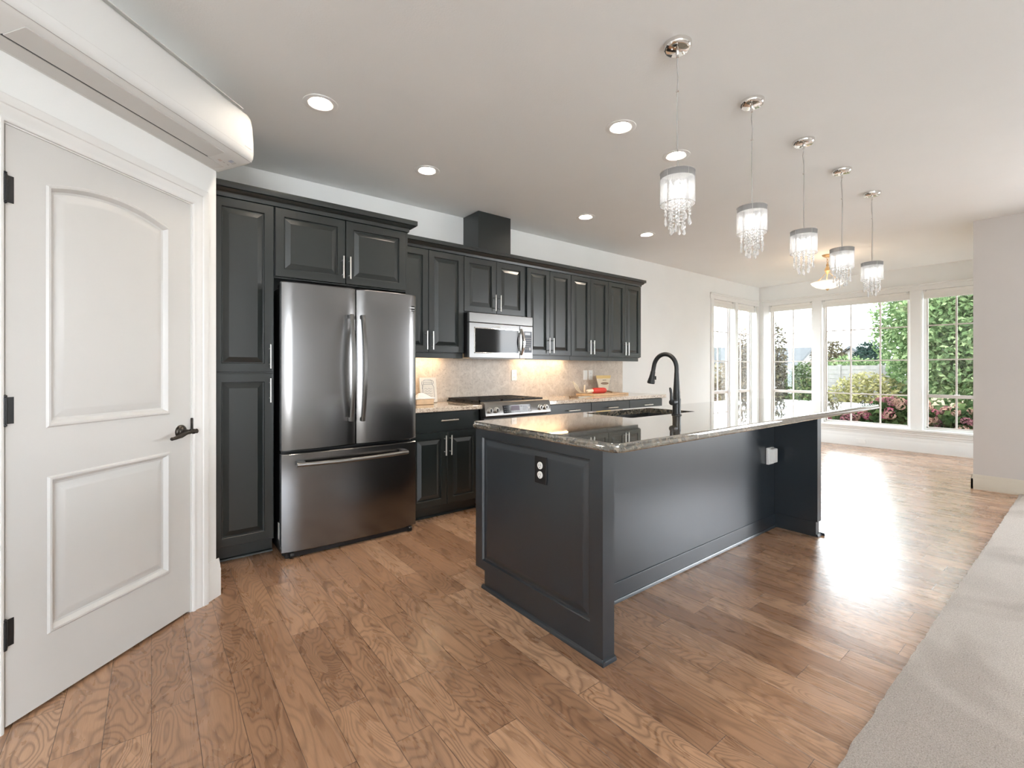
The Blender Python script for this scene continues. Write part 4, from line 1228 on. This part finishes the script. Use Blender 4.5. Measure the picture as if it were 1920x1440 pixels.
MB().tube([(4.135, 3.74, 0.9785), (4.06, 3.745, 0.975), (4.045, 3.745, 0.985)], [0.020, 0.022, 0.014], 12).build('ferrule', 'cream', rp)
wk = thing('whisk', (4.03, 3.80, 0.944), 'cream wire whisk bent upward left of the red tool', 'utensil')
w_ = MB()
for k in (-1, 0, 1):
    w_.tube([(4.10, 3.80, 0.952), (4.00 - 0.004*k, 3.80 + 0.012*k, 0.958), (3.955, 3.80 + 0.02*k, 0.985), (3.925, 3.80 + 0.026*k, 1.03), (3.895 + 0.006*k, 3.80 + 0.02*k, 1.07), (3.862 + 0.01*k, 3.80, 1.095)], 0.0042, 8)
w_.build('wires', 'cream', wk)
MB().tube([(4.10, 3.80, 0.9525), (4.18, 3.80, 0.9525)], [0.007, 0.008], 10).build('handle', 'cream', wk)
tag(MB().lathe([(0.012, 0.0003), (0.013, 0.05), (0.010, 0.095), (0.004, 0.104)], (4.13, 3.86, 0.944), 14).build('stopper', 'cream'), 'small upright cream stopper standing behind the red tool', 'stopper')
# standing pouch
bg = thing('pouch_bag', (4.47, 3.86, 0.944), 'cream standing pouch with a gold top and brown label', 'bag')
def pouch(levels):
    rs = []
    for z, w, d in levels:
        rs.append([(4.47 + w*math.cos(a)*(1 if abs(math.cos(a)) > 0.01 else 0), 3.86 + d*math.sin(a), z) for a in [2*math.pi*i/16 for i in range(16)]])
    return MB().rings(rs)
pouch([(0.9445, 0.072, 0.026), (0.97, 0.080, 0.028), (1.04, 0.104, 0.022), (1.10, 0.124, 0.012), (1.118, 0.130, 0.006)]).build('pouch', 'bag', bg)
pouch([(1.1182, 0.130, 0.006), (1.14, 0.136, 0.004), (1.157, 0.138, 0.003)]).build('seal_band', 'bag_top', bg)
m = MB(); pts = [(4.47 + 0.070*math.cos(2*math.pi*i/20), 1.058 + 0.016*math.sin(2*math.pi*i/20)) for i in range(20)]
m.prism(pts, lambda x, z, d: (x, 3.86 - d + (z - 1.058) * 0.17, z), 0.0175, 0.0225)
m.build('label', 'bag_label', bg)
m = MB().box(4.44, 4.50, 3.8415, 3.8475, 1.094, 1.102)
m.build('print_line', 'bag_label', bg)

# ---------------------------------------------------------------- ceiling: recessed lights
def downlight():
    t = thing('recessed_light', (0, 0, CEIL), 'x', 'light', 'recessed ceiling downlights')
    MB().lathe([(0.095, -0.0004), (0.095, -0.003), (0.090, -0.005), (0.068, -0.004), (0.0605, 0.004), (0.058, 0.050), (0.0615, 0.050), (0.0622, 0.0), (0.0622, -0.0004)], (0, 0, 0), 36, caps=False).build('trim_ring', 'white_plastic', t, local=True)
    MB().lathe([(0.0, 0.042), (0.0582, 0.042), (0.0582, 0.048), (0.0, 0.048)], (0, 0, 0), 36, caps=False).build('lamp_lens', 'lamp_warm', t, local=True)
    return t
rec = [((0.768, 2.776), 'lit recessed downlight nearest the air conditioner'), ((1.675, 3.208), 'lit recessed downlight in front of the fridge cabinet'),
       ((2.342, 1.881), 'lit recessed downlight left of the first pendant cord'), ((2.965, 1.885), 'lit recessed downlight showing behind the first pendant cord'),
       ((3.440, 3.204), 'lit recessed downlight right of the vent duct'), ((4.437, 3.193), 'lit recessed downlight farthest along the upper cabinets')]
p0 = downlight()
for i, ((x, y), lab) in enumerate(rec):
    o = p0 if i == 0 else copy_tree(p0)
    o.location = (x, y, CEIL); o['label'] = lab

# ---------------------------------------------------------------- crystal pendants
def strand(h0, h1, r=0.0065):
    m = MB(); z = h0
    m.tube([(0, 0, h0 + 0.004), (0, 0, h1 + 0.03)], 0.0006, 5)
    k = 0
    while z - 2*r > h1 + 0.036:
        m.lathe([(0.0008, -r), (r*0.72, -r*0.62), (r, 0), (r*0.72, r*0.62), (0.0008, r)], (0, 0, z - r), 6)
        z -= 2*r + 0.0035; k += 1
    m.lathe([(0.0008, -0.019), (0.005, -0.0155), (0.0078, -0.009), (0.0045, 0.008), (0.0008, 0.017)], (0, 0, h1 + 0.0195), 6)
    return m
def pendant():
    t = thing('crystal_pendant', (0, 0, CEIL), 'x', 'pendant light', 'crystal pendants over the island')
    b = lambda m, n, mat, p=t, **k: m.build(n, mat, p, local=True, **k)
    cn = b(MB().lathe([(0.0, -0.030), (0.050, -0.030), (0.058, -0.026), (0.0635, -0.016), (0.0645, -0.001), (0.0, -0.001)], n=36, caps=False), 'canopy', 'chrome')
    b(MB().tube([(0.0, 0, -0.030), (0.0, 0, -0.062)], [0.0075, 0.006], 12), 'cord_grip', 'chrome', cn)
    for dx, dy in ((-0.030, 0.01), (0.030, -0.01)): b(MB().ball((dx, dy, -0.031), 0.0045, 10, 6), 'screw', 'chrome', cn)
    b(MB().tube([(0, 0, -0.06), (0.004, 0.003, -0.10), (0.002, -0.003, -0.16), (-0.003, 0, -0.22), (-0.001, 0.002, -0.40), (0.002, -0.001, -0.52), (0.0, 0, -0.605)], 0.0022, 8), 'cord', 'cord')
    b(MB().tube([(0, 0, -0.06), (-0.003, -0.002, -0.20), (-0.007, 0.0, -0.30), (-0.006, 0.001, -0.45), (-0.004, 0, -0.605)], 0.0011, 6), 'suspension_wire', 'cord')
    b(MB().lathe([(0.003, -0.226), (0.0065, -0.224), (0.0065, -0.219), (0.003, -0.217)], n=12), 'wire_stop', 'chrome')
    z1, z0, r = -0.606, -0.756, 0.078
    zb = z1 - 0.031
    def ringmesh(za, zb_, rr): return MB().lathe([(rr, za), (rr, zb_)], n=48, caps=False)
    b(ringmesh(zb, z0, r), 'shade', 'sheer')
    b(ringmesh(z1, zb, r), 'shade_band', 'sheer_band')
    f = MB()
    for z in (z1, z0):
        f.tube([((r + 0.0006)*math.cos(2*math.pi*i/40), (r + 0.0006)*math.sin(2*math.pi*i/40), z) for i in range(41)], 0.0014, 6)
    for i in range(5):
        a = 2*math.pi*i/5 + 0.6
        f.tube([((r - 0.001)*math.cos(a), (r - 0.001)*math.sin(a), z0), ((r - 0.001)*math.cos(a), (r - 0.001)*math.sin(a), z1)], 0.0012, 6)
    for a in (0, math.pi/2): f.tube([(-r*math.cos(a), -r*math.sin(a), z1), (r*math.cos(a), r*math.sin(a), z1)], 0.0012, 6)
    b(f, 'wire_frame', 'mark_grey')
    b(MB().lathe([(0.012, -0.607), (0.014, -0.612), (0.014, -0.645), (0.010, -0.650)], n=16), 'lamp_socket', 'chrome')
    b(MB().ball((0, 0, -0.690), 0.021, 14, 10, (1, 1, 1.6)), 'bulb', 'bulb')
    rng = random.Random(3)
    for i in range(16):
        rr = 0.056 if i < 10 else 0.030
        a = 2*math.pi*i/10 if i < 10 else 2*math.pi*(i - 10)/6 + 0.3
        end = (-0.842 if i % 2 else -0.862) if i < 10 else -0.902 + 0.008*(i % 3)
        s = b(strand(-0.655, end), 'crystal_strand', 'crystal', flat=True)
        s.location = (rr*math.cos(a), rr*math.sin(a), 0)
    return t
pl_ = [(1.954, 'nearest and largest crystal pendant with a lit shade'), (2.703, 'second crystal pendant from the camera end'), (3.442, 'middle crystal pendant of the row of five'),
       (4.176, 'fourth crystal pendant overlapping the amber bowl light'), (4.925, 'farthest crystal pendant hanging before the wide window')]
p0 = pendant()
for i, (x, lab) in enumerate(pl_):
    o = p0 if i == 0 else copy_tree(p0)
    o.location = (x, 1.236, CEIL); o['label'] = lab
    o.rotation_euler = (0, 0, 0.5 * i)

# dining bowl pendant
bw = thing('bowl_pendant', (7.12, 2.27, CEIL), 'amber glass bowl pendant hanging in the dining area', 'pendant light')
b_ = lambda m, n, mat, **k: m.build(n, mat, bw, local=True, **k)
b_(MB().lathe([(0.0, -0.035), (0.03, -0.032), (0.055, -0.018), (0.065, -0.001), (0.0, -0.001)], n=28, caps=False), 'canopy', 'amber')
m = MB()
for k in range(5): m.tube([(0.010*math.cos(2*math.pi*i/12)*(1 if k % 2 else 0), 0.010*math.cos(2*math.pi*i/12)*(0 if k % 2 else 1), -0.045 - 0.020*k + 0.014*math.sin(2*math.pi*i/12)) for i in range(13)], 0.0025, 6)
b_(m, 'chain', 'amber')
b_(MB().lathe([(0.004, -0.12), (0.018, -0.135), (0.012, -0.155), (0.030, -0.185), (0.034, -0.215), (0.016, -0.235), (0.010, -0.26)], n=20), 'hub', 'amber')
for k in range(3):
    a = 2*math.pi*k/3 + 0.4
    b_(MB().tube([(0.012*math.cos(a), 0.012*math.sin(a), -0.225), (0.07*math.cos(a), 0.07*math.sin(a), -0.30), (0.155*math.cos(a), 0.155*math.sin(a), -0.372)], 0.004, 8), 'arm', 'amber')
b_(MB().lathe([(0.182, -0.366), (0.190, -0.370), (0.174, -0.395), (0.134, -0.425), (0.073, -0.448), (0.025, -0.455), (0.0, -0.455), (0.0, -0.450), (0.073, -0.442), (0.130, -0.420), (0.168, -0.392)], n=40, caps=False), 'glass_bowl', 'bowl_glass')
b_(MB().lathe([(0.0, -0.480), (0.010, -0.474), (0.014, -0.466), (0.022, -0.460), (0.022, -0.4555), (0.0, -0.4555)], n=18, caps=False), 'finial', 'amber')
b_(MB().ball((0, 0, -0.405), 0.02, 12, 8), 'bulb', 'bowl_bulb')

# ---------------------------------------------------------------- air conditioner over the pantry door
ac = thing('air_conditioner', (DP.x, DP.y, 2.31), 'long white wall-mounted air conditioner above the pantry door', 'air conditioner', None, DA)
S0, S1 = -0.955, 0.186
prof_b = [(0.001, -0.002), (0.09, 0.006), (0.175, 0.022), (0.205, 0.034), (0.217, 0.050), (0.220, 0.075), (0.219, 0.140), (0.212, 0.225), (0.203, 0.268), (0.192, 0.284), (0.150, 0.296), (0.001, 0.300)]
m = MB(); rs = []
cz, cn_ = 0.155, 0.10
for s, sc in ((S0, 0.90), (S0 + 0.006, 0.955), (S0 + 0.016, 0.985), (S0 + 0.03, 1.0), (S1 - 0.03, 1.0), (S1 - 0.016, 0.985), (S1 - 0.006, 0.955), (S1, 0.90)):
    rs.append([(s, -(max(0.001, cn_ + (n - cn_)*sc) if n > 0.01 else 0.001), cz + (z - cz)*(sc if n > 0.01 else 1.0)) for n, z in prof_b])
m.rings(rs)
body = m.build('housing', 'unit_white', ac, local=True, sharp=50)
def on_bottom(n):      # height of the underside at distance n from the wall
    for (n0, z0), (n1, z1) in zip(prof_b[:-1], prof_b[1:]):
        if n0 <= n <= n1: return z0 + (z1 - z0)*(n - n0)/(n1 - n0)
    return 0.034
def under(s0, s1, n0, n1, t=0.003, eps=0.0006):
    z0_, z1_ = on_bottom(n0) - eps, on_bottom(n1) - eps
    return MB().add([(s0, -n0, z0_), (s1, -n0, z0_), (s1, -n1, z1_), (s0, -n1, z1_), (s0, -n0, z0_ - t), (s1, -n0, z0_ - t), (s1, -n1, z1_ - t), (s0, -n1, z1_ - t)],
                    [(0, 1, 2, 3), (7, 6, 5, 4), (0, 4, 5, 1), (1, 5, 6, 2), (2, 6, 7, 3), (3, 7, 4, 0)])
under(-0.845, 0.018, 0.088, 0.1745, 0.004).build('air_vane', 'unit_grey', ac, local=True, bevel=0.0015)
under(-0.845, 0.018, 0.078, 0.0875, 0.0006, 0.0003).build('outlet_slot', 'black_plastic', ac, local=True)
under(-0.93, 0.14, 0.012, 0.076, 0.001).build('rear_panel', 'unit_grey', ac, local=True)
MB().tube([(S0 + 0.01, -0.2062, 0.0340), (S1 - 0.012, -0.2062, 0.0340)], 0.0013, 6).build('panel_seam', 'mark_grey', ac, local=True)
MB().tube([(S0 + 0.01, -0.2200, 0.078), (S1 - 0.012, -0.2200, 0.078)], 0.0005, 6).build('front_seam', 'unit_grey', ac, local=True)
m = under(0.095, 0.118, 0.130, 0.150, 0.0006); m.build('sticker', 'sticker_blue', ac, local=True)
m = under(0.062, 0.082, 0.098, 0.112, 0.0006); m.build('sticker', 'sticker_pink', ac, local=True)
m = MB()
for k in range(3): m2 = under(0.122, 0.136, 0.128 + 0.008*k, 0.131 + 0.008*k, 0.0005); m.add(m2.v, m2.f)
for k in range(2): m2 = under(0.090 + 0.03*k, 0.104 + 0.03*k, 0.104, 0.108, 0.0005); m.add(m2.v, m2.f)
m.build('printed_marks', 'mark_grey', ac, local=True)
MB().box(-0.90, 0.12, -0.20, -0.13, 0.2930, 0.2975).build('intake_grille', 'unit_grey', ac, local=True)
m = MB()
for i in range(7): m.box(0.105 + i*0.0075, 0.110 + i*0.0075, -0.2206, -0.2194, 0.090, 0.096)
m.build('name_mark', 'unit_grey', ac, local=True)

# ---------------------------------------------------------------- carpet
cb = MB(); k = 260
rng = random.Random(5)
front = [(-3.5 + 10.184 * i / k, 0.505 + rng.uniform(-0.004, 0.004)) for i in range(k + 1)]
top = [(x, y - 0.004, 0.016) for x, y in front]
low = [(x, y, 0.001) for x, y in front]
back = [(x, -5.0, 0.016) for x, y in front]
cb.add(top + low + back, [(i, i+1, k+1+i+1, k+1+i) for i in range(k)] + [(2*(k+1)+i, 2*(k+1)+i+1, i+1, i) for i in range(k)])
ca = cb.build('carpet', 'carpet', flat=True)
tag(ca, 'beige cut pile carpet of the living room on the right', 'carpet', None, 'structure')

# ---------------------------------------------------------------- outdoors
GZ = -0.12
o = MB().add([(9.15, -40, GZ), (120, -40, GZ), (120, 80, GZ), (9.15, 80, GZ), (-10, 4.13, GZ), (9.15, 4.13, GZ), (-10, 80, GZ)], [(0, 1, 2, 3), (4, 5, 3, 6)]).build('ground', 'grass')
struct(o, 'dry tan meadow outside the windows')

def leaves(n, blobs, size, rng, up=0.0, asp=0.55):
    m = MB()
    wts = [bl[3]*bl[4]*bl[5] for bl in blobs]
    for i in range(n):
        cx, cy, cz_, rx, ry, rz = rng.choices(blobs, wts)[0]
        while True:
            d = Vector((rng.uniform(-1, 1), rng.uniform(-1, 1), rng.uniform(-1, 1)))
            if 0.05 < d.length < 1: break
        d.normalize()
        rad = 1 - 0.55 * rng.random() ** 2 + rng.uniform(-0.05, 0.12)
        p = Vector((cx + d.x*rx*rad, cy + d.y*ry*rad, cz_ + d.z*rz*rad))
        if p.z < GZ + 0.02: p.z = GZ + 0.02 + rng.random()*0.1
        a = Vector((rng.gauss(0, 1), rng.gauss(0, 1), rng.gauss(0, 0.7) - 0.4)).normalized()
        nrm = (d*0.8 + Vector((rng.gauss(0, .6), rng.gauss(0, .6), rng.gauss(0, .6) + 0.5 + up))).normalized()
        c = a.cross(nrm)
        if c.length < 1e-3: continue
        c.normalize(); L_ = size * rng.uniform(0.7, 1.35)
        w = L_ * asp * 0.5
        bend = nrm * (L_ * 0.12)
        m.add([p - a*L_*0.5, p + c*w + bend*0.6, p + a*L_*0.5 - bend, p - c*w + bend*0.6], [(0, 1, 2, 3)])
    return m
def plant(name, label, cat, blobs, n, size, mat, seed, trunk=None, group=None, asp=0.55):
    rng = random.Random(seed)
    cx = sum(bl[0] for bl in blobs)/len(blobs); cy = sum(bl[1] for bl in blobs)/len(blobs)
    t = thing(name, (cx, cy, GZ), label, cat, group)
    leaves(n, blobs, size, rng, asp=asp).build('foliage', mat, t, flat=True)
    if trunk:
        m = MB()
        for pts_, rad_ in trunk: m.tube(pts_, rad_, 8)
        m.build('trunk', 'bark', t)
    else:
        m = MB()
        for bl in blobs:
            for k in range(4):
                a = rng.uniform(0, 6.28)
                m.tube([(bl[0] + 0.05*math.cos(a), bl[1] + 0.05*math.sin(a), GZ), (bl[0] + bl[3]*0.5*math.cos(a), bl[1] + bl[4]*0.5*math.sin(a), bl[2])], [0.02, 0.008], 6)
        m.build('stems', 'bark', t)
    return t
plant('leafy_tree', 'big bright green tree filling the right dining window', 'tree',
      [(14.6, 2.35, 2.4, 1.3, 1.25, 1.6), (15.2, 1.2, 2.6, 1.5, 1.5, 2.0), (14.6, 0.2, 2.3, 1.4, 1.5, 1.9), (14.2, 1.7, 1.35, 1.0, 1.2, 0.85), (14.9, 2.4, 2.3, 0.9, 1.05, 1.4), (15.0, -1.2, 2.5, 1.4, 1.4, 2.0)],
      44000, 0.115, 'leaf_green', 11, trunk=[([(15.0, 1.4, GZ), (15.0, 1.4, 1.2), (15.1, 1.5, 2.8)], [0.14, 0.12, 0.06]), ([(15.0, 1.4, 1.0), (14.8, 2.3, 2.2)], [0.07, 0.03]), ([(15.0, 1.4, 1.1), (14.8, 0.3, 2.3)], [0.07, 0.03])])
plant('background_tree', 'dense green tree standing behind the big bright tree', 'tree',
      [(18.6, 3.35, 1.9, 1.0, 0.95, 1.9), (18.6, 1.8, 2.2, 1.2, 1.6, 2.2), (18.9, -0.2, 2.4, 1.2, 1.7, 2.4), (18.6, -2.2, 2.2, 1.2, 1.6, 2.2)],
      12000, 0.24, 'leaf_green', 21, trunk=[([(18.9, 0.8, GZ), (18.9, 0.8, 2.4)], [0.16, 0.06])])
plant('tall_shrub', 'tall dark shrub at the left edge of the left dining window', 'shrub',
      [(12.2, 5.15, 0.75, 0.42, 0.40, 0.85), (12.2, 5.10, 1.65, 0.30, 0.34, 0.75)], 3800, 0.085, 'leaf_plum', 12, group='dark shrubs outside the left windows')
plant('round_shrub', 'lower green shrub in the middle of the left dining window', 'shrub',
      [(12.3, 4.45, 0.62, 0.40, 0.36, 0.75)], 2400, 0.08, 'leaf_dark', 13, group='dark shrubs outside the left windows')
plant('brown_shrub', 'brownish shrub seen through the side window by the corner', 'shrub',
      [(12.4, 5.98, 0.85, 0.45, 0.42, 1.0), (12.4, 5.95, 1.7, 0.32, 0.30, 0.6)], 3000, 0.085, 'leaf_brown', 14, group='dark shrubs outside the left windows')
plant('pale_bush', 'pale bush seen through the side window nearest the cabinets', 'shrub',
      [(18.2, 9.3, 0.6, 1.1, 1.1, 0.85), (18.2, 10.8, 0.5, 1.1, 1.2, 0.75)], 2400, 0.14, 'leaf_brown', 15)
plant('plum_tree', 'purple leaved tree against the sky left in the wide window', 'tree',
      [(23.6, 7.5, 1.5, 0.75, 0.65, 1.0), (23.6, 7.3, 2.0, 0.5, 0.5, 0.5)], 1800, 0.13, 'leaf_plum', 16)
plant('green_bush', 'light green bush behind the pale fence in the wide window', 'shrub',
      [(21.2, 6.1, 1.2, 0.6, 0.85, 0.55), (21.2, 5.4, 1.15, 0.6, 0.6, 0.45)], 1800, 0.12, 'leaf_green', 17)
plant('pine_tree', 'dark pine beyond the fence in the wide window', 'tree',
      [(30.0, 7.6, 1.9, 0.9, 0.75, 0.45), (30.0, 7.6, 2.35, 0.7, 0.55, 0.4), (30, 7.6, 1.4, 0.8, 0.6, 0.4)], 2600, 0.2, 'needle', 18, trunk=[([(30, 7.6, GZ), (30, 7.6, 2.5)], [0.15, 0.05])], asp=0.25)
plant('yellow_bush', 'yellow green bush before the pale fence at left in the wide window', 'shrub',
      [(18.4, 6.55, 0.32, 0.7, 0.75, 0.55)], 1500, 0.12, 'leaf_yellow', 19, group='yellow bushes along the fence')
plant('yellow_bush', 'yellow green bush at the foot of the big green tree', 'shrub',
      [(18.0, 4.65, 0.45, 0.8, 0.92, 0.65)], 1900, 0.12, 'leaf_yellow', 20, group='yellow bushes along the fence')

# fence
fe = thing('fence', (20, 7, GZ), 'pale board fence across the meadow beyond the wide window', 'fence')
for k in range(9):
    y = 3.6 + k*1.2
    m = MB()
    for r_ in range(9): m.box(20.0, 20.03, y + 0.05, y + 1.15, GZ + 0.05 + r_*0.162, GZ + 0.05 + r_*0.162 + 0.155)
    m.build('panel', 'fence', fe)
    MB().box(19.97, 20.07, y - 0.05, y + 0.05, GZ, 1.42).build('post', 'fence', fe)

def house(label, x, y, w, d, h, rh):
    t = thing('house', (x, y, GZ), label, 'house', 'houses beyond the meadow')
    MB().prism([(y - w/2, GZ), (y + w/2, GZ), (y + w/2, h), (y, h + rh), (y - w/2, h)], lambda a, z, dd: (dd, a, z), x, x + d).build('walls', 'siding', t)
    ov = 0.35
    k = rh / (w/2)
    m = MB()
    for sgn in (-1, 1):
        a0, a1 = y, y + sgn*(w/2 + ov)
        m.prism([(a0, h + rh + 0.02), (a1, h - k*ov + 0.02), (a1, h - k*ov + 0.2), (a0, h + rh + 0.22)], lambda a, z, dd: (dd, a, z), x - ov, x + d + ov)
    m.build('roof', 'roof', t)
    MB().box(x - 0.06, x + 0.02, y - 0.5, y + 0.5, 0.9, 1.9).build('window', 'glass_black', t)
def house_ridge_y(label, x, y, w, d, h, rh):
    t = thing('house', (x, y, GZ), label, 'house', 'houses beyond the meadow')
    MB().prism([(x - d/2, GZ), (x + d/2, GZ), (x + d/2, h), (x, h + rh), (x - d/2, h)], lambda a, z, dd: (a, dd, z), y - w/2, y + w/2).build('walls', 'siding', t)
    ov = 0.35; k = rh/(d/2); m = MB()
    for sgn in (-1, 1):
        m.prism([(x, h + rh + 0.02), (x + sgn*(d/2 + ov), h - k*ov + 0.02), (x + sgn*(d/2 + ov), h - k*ov + 0.2), (x, h + rh + 0.22)], lambda a, z, dd: (a, dd, z), y - w/2 - ov, y + w/2 + ov)
    m.build('roof', 'roof', t)
    MB().box(x - d/2 - 0.05, x - d/2 + 0.02, y - 0.5, y + 0.5, 0.4, 1.3).build('window', 'glass_black', t)
house_ridge_y('grey roofed house seen in the left dining window', 46, 17.6, 3.0, 6.0, 1.6, 1.4)
house('grey gabled house behind the purple tree in the wide window', 46, 13.0, 4.2, 6.0, 1.3, 1.7)
house_ridge_y('grey roofed house seen through the side window nearest the cabinets', 46, 25.0, 6.0, 6.0, 1.9, 1.4)

# dry grass tufts
rng = random.Random(31)
m = MB()
for i in range(5200):
    x = 10.9 + 9.0 * rng.random() ** 1.3; y = rng.uniform(-1.0, 1.0) * 1.0 + 0.33 * x * rng.uniform(0.4, 1.5)
    h = rng.uniform(0.10, 0.30); a = rng.uniform(0, 6.28); w = rng.uniform(0.008, 0.018)
    lx, ly = rng.gauss(0, 0.09), rng.gauss(0, 0.09)
    m.add([(x - w*math.cos(a), y - w*math.sin(a), GZ), (x + w*math.cos(a), y + w*math.sin(a), GZ), (x + lx, y + ly, GZ + h)], [(0, 1, 2)])
tag(m.build('dry_grass', 'straw', flat=True), 'dry straw coloured grass beyond the flower bushes', 'grass', None, 'stuff')

# hydrangeas
def flower_head(rng):
    m = MB()
    for i in range(70):
        d = Vector((rng.gauss(0, 1), rng.gauss(0, 1), rng.gauss(0, 1))).normalized()
        p = Vector((d.x*0.075, d.y*0.075, d.z*0.055))
        u = d.orthogonal().normalized(); v = d.cross(u)
        s = 0.017*rng.uniform(0.8, 1.3); t_ = rng.uniform(0, 1.5)
        a = u*math.cos(t_) + v*math.sin(t_); c = d.cross(a)
        for q1 in (a, c, -a, -c):
            q2 = d.cross(q1)
            m.add([p, p + q1*s*0.6 + q2*s*0.45 + d*0.004, p + q1*s + d*0.002, p + q1*s*0.6 - q2*s*0.45 + d*0.004], [(0, 1, 2, 3)])
    return m
heads = {k: flower_head(random.Random(i)) for i, k in enumerate(('petal_pink', 'petal_mauve', 'petal_tan'))}
proto_heads = {}
def hydrangea(label, cx, cy, rx, ry, zt, n, kinds, seed):
    rng = random.Random(seed)
    t = thing('hydrangea', (cx, cy, GZ), label, 'flower bush', 'hydrangeas under the dining windows')
    h = zt - GZ
    leaves(int(1500*rx*ry/0.2), [(cx, cy, GZ + h*0.42, rx, ry, h*0.5)], 0.11, rng, asp=0.7).build('foliage', 'leaf_dark', t, flat=True)
    m = MB()
    for k in range(7):
        a = rng.uniform(0, 6.28)
        m.tube([(cx + 0.04*math.cos(a), cy + 0.04*math.sin(a), GZ), (cx + rx*0.6*math.cos(a), cy + ry*0.6*math.sin(a), GZ + h*0.7)], [0.012, 0.006], 6)
    m.build('stems', 'bark', t)
    for k in range(n):
        u = rng.uniform(-1, 1); a = rng.uniform(0, 6.28)
        el = rng.uniform(0.0, 1.0)
        kd = rng.choice(kinds)
        if kd not in proto_heads:
            o = heads[kd].build('flower_head', kd, t, local=True, flat=True); proto_heads[kd] = o
        else:
            o = proto_heads[kd].copy(); COL.objects.link(o); o.parent = t
        rr = math.sqrt(1 - (el*0.9)**2)
        o.location = (rx*1.0*rr*math.cos(a), ry*1.0*rr*math.sin(a), h*(0.46 + 0.50*el) - 0.02)
        s = rng.uniform(0.75, 1.2); o.scale = (s, s, s)
        o.rotation_euler = (rng.uniform(-.5, .5), rng.uniform(-.5, .5), rng.uniform(0, 6))
hydrangea('low pink flowering hydrangea under the left part of the wide window', 10.15, 2.92, 0.45, 0.42, 0.52, 34, ['petal_pink', 'petal_pink', 'petal_mauve', 'petal_tan'], 41)
hydrangea('tallest pink hydrangea under the right part of the wide window', 10.25, 2.16, 0.50, 0.48, 0.80, 46, ['petal_pink', 'petal_mauve', 'petal_mauve', 'petal_tan'], 42)
hydrangea('mauve hydrangea under the window beside the partition wall', 10.30, 1.28, 0.48, 0.46, 0.70, 46, ['petal_mauve', 'petal_mauve', 'petal_tan'], 43)
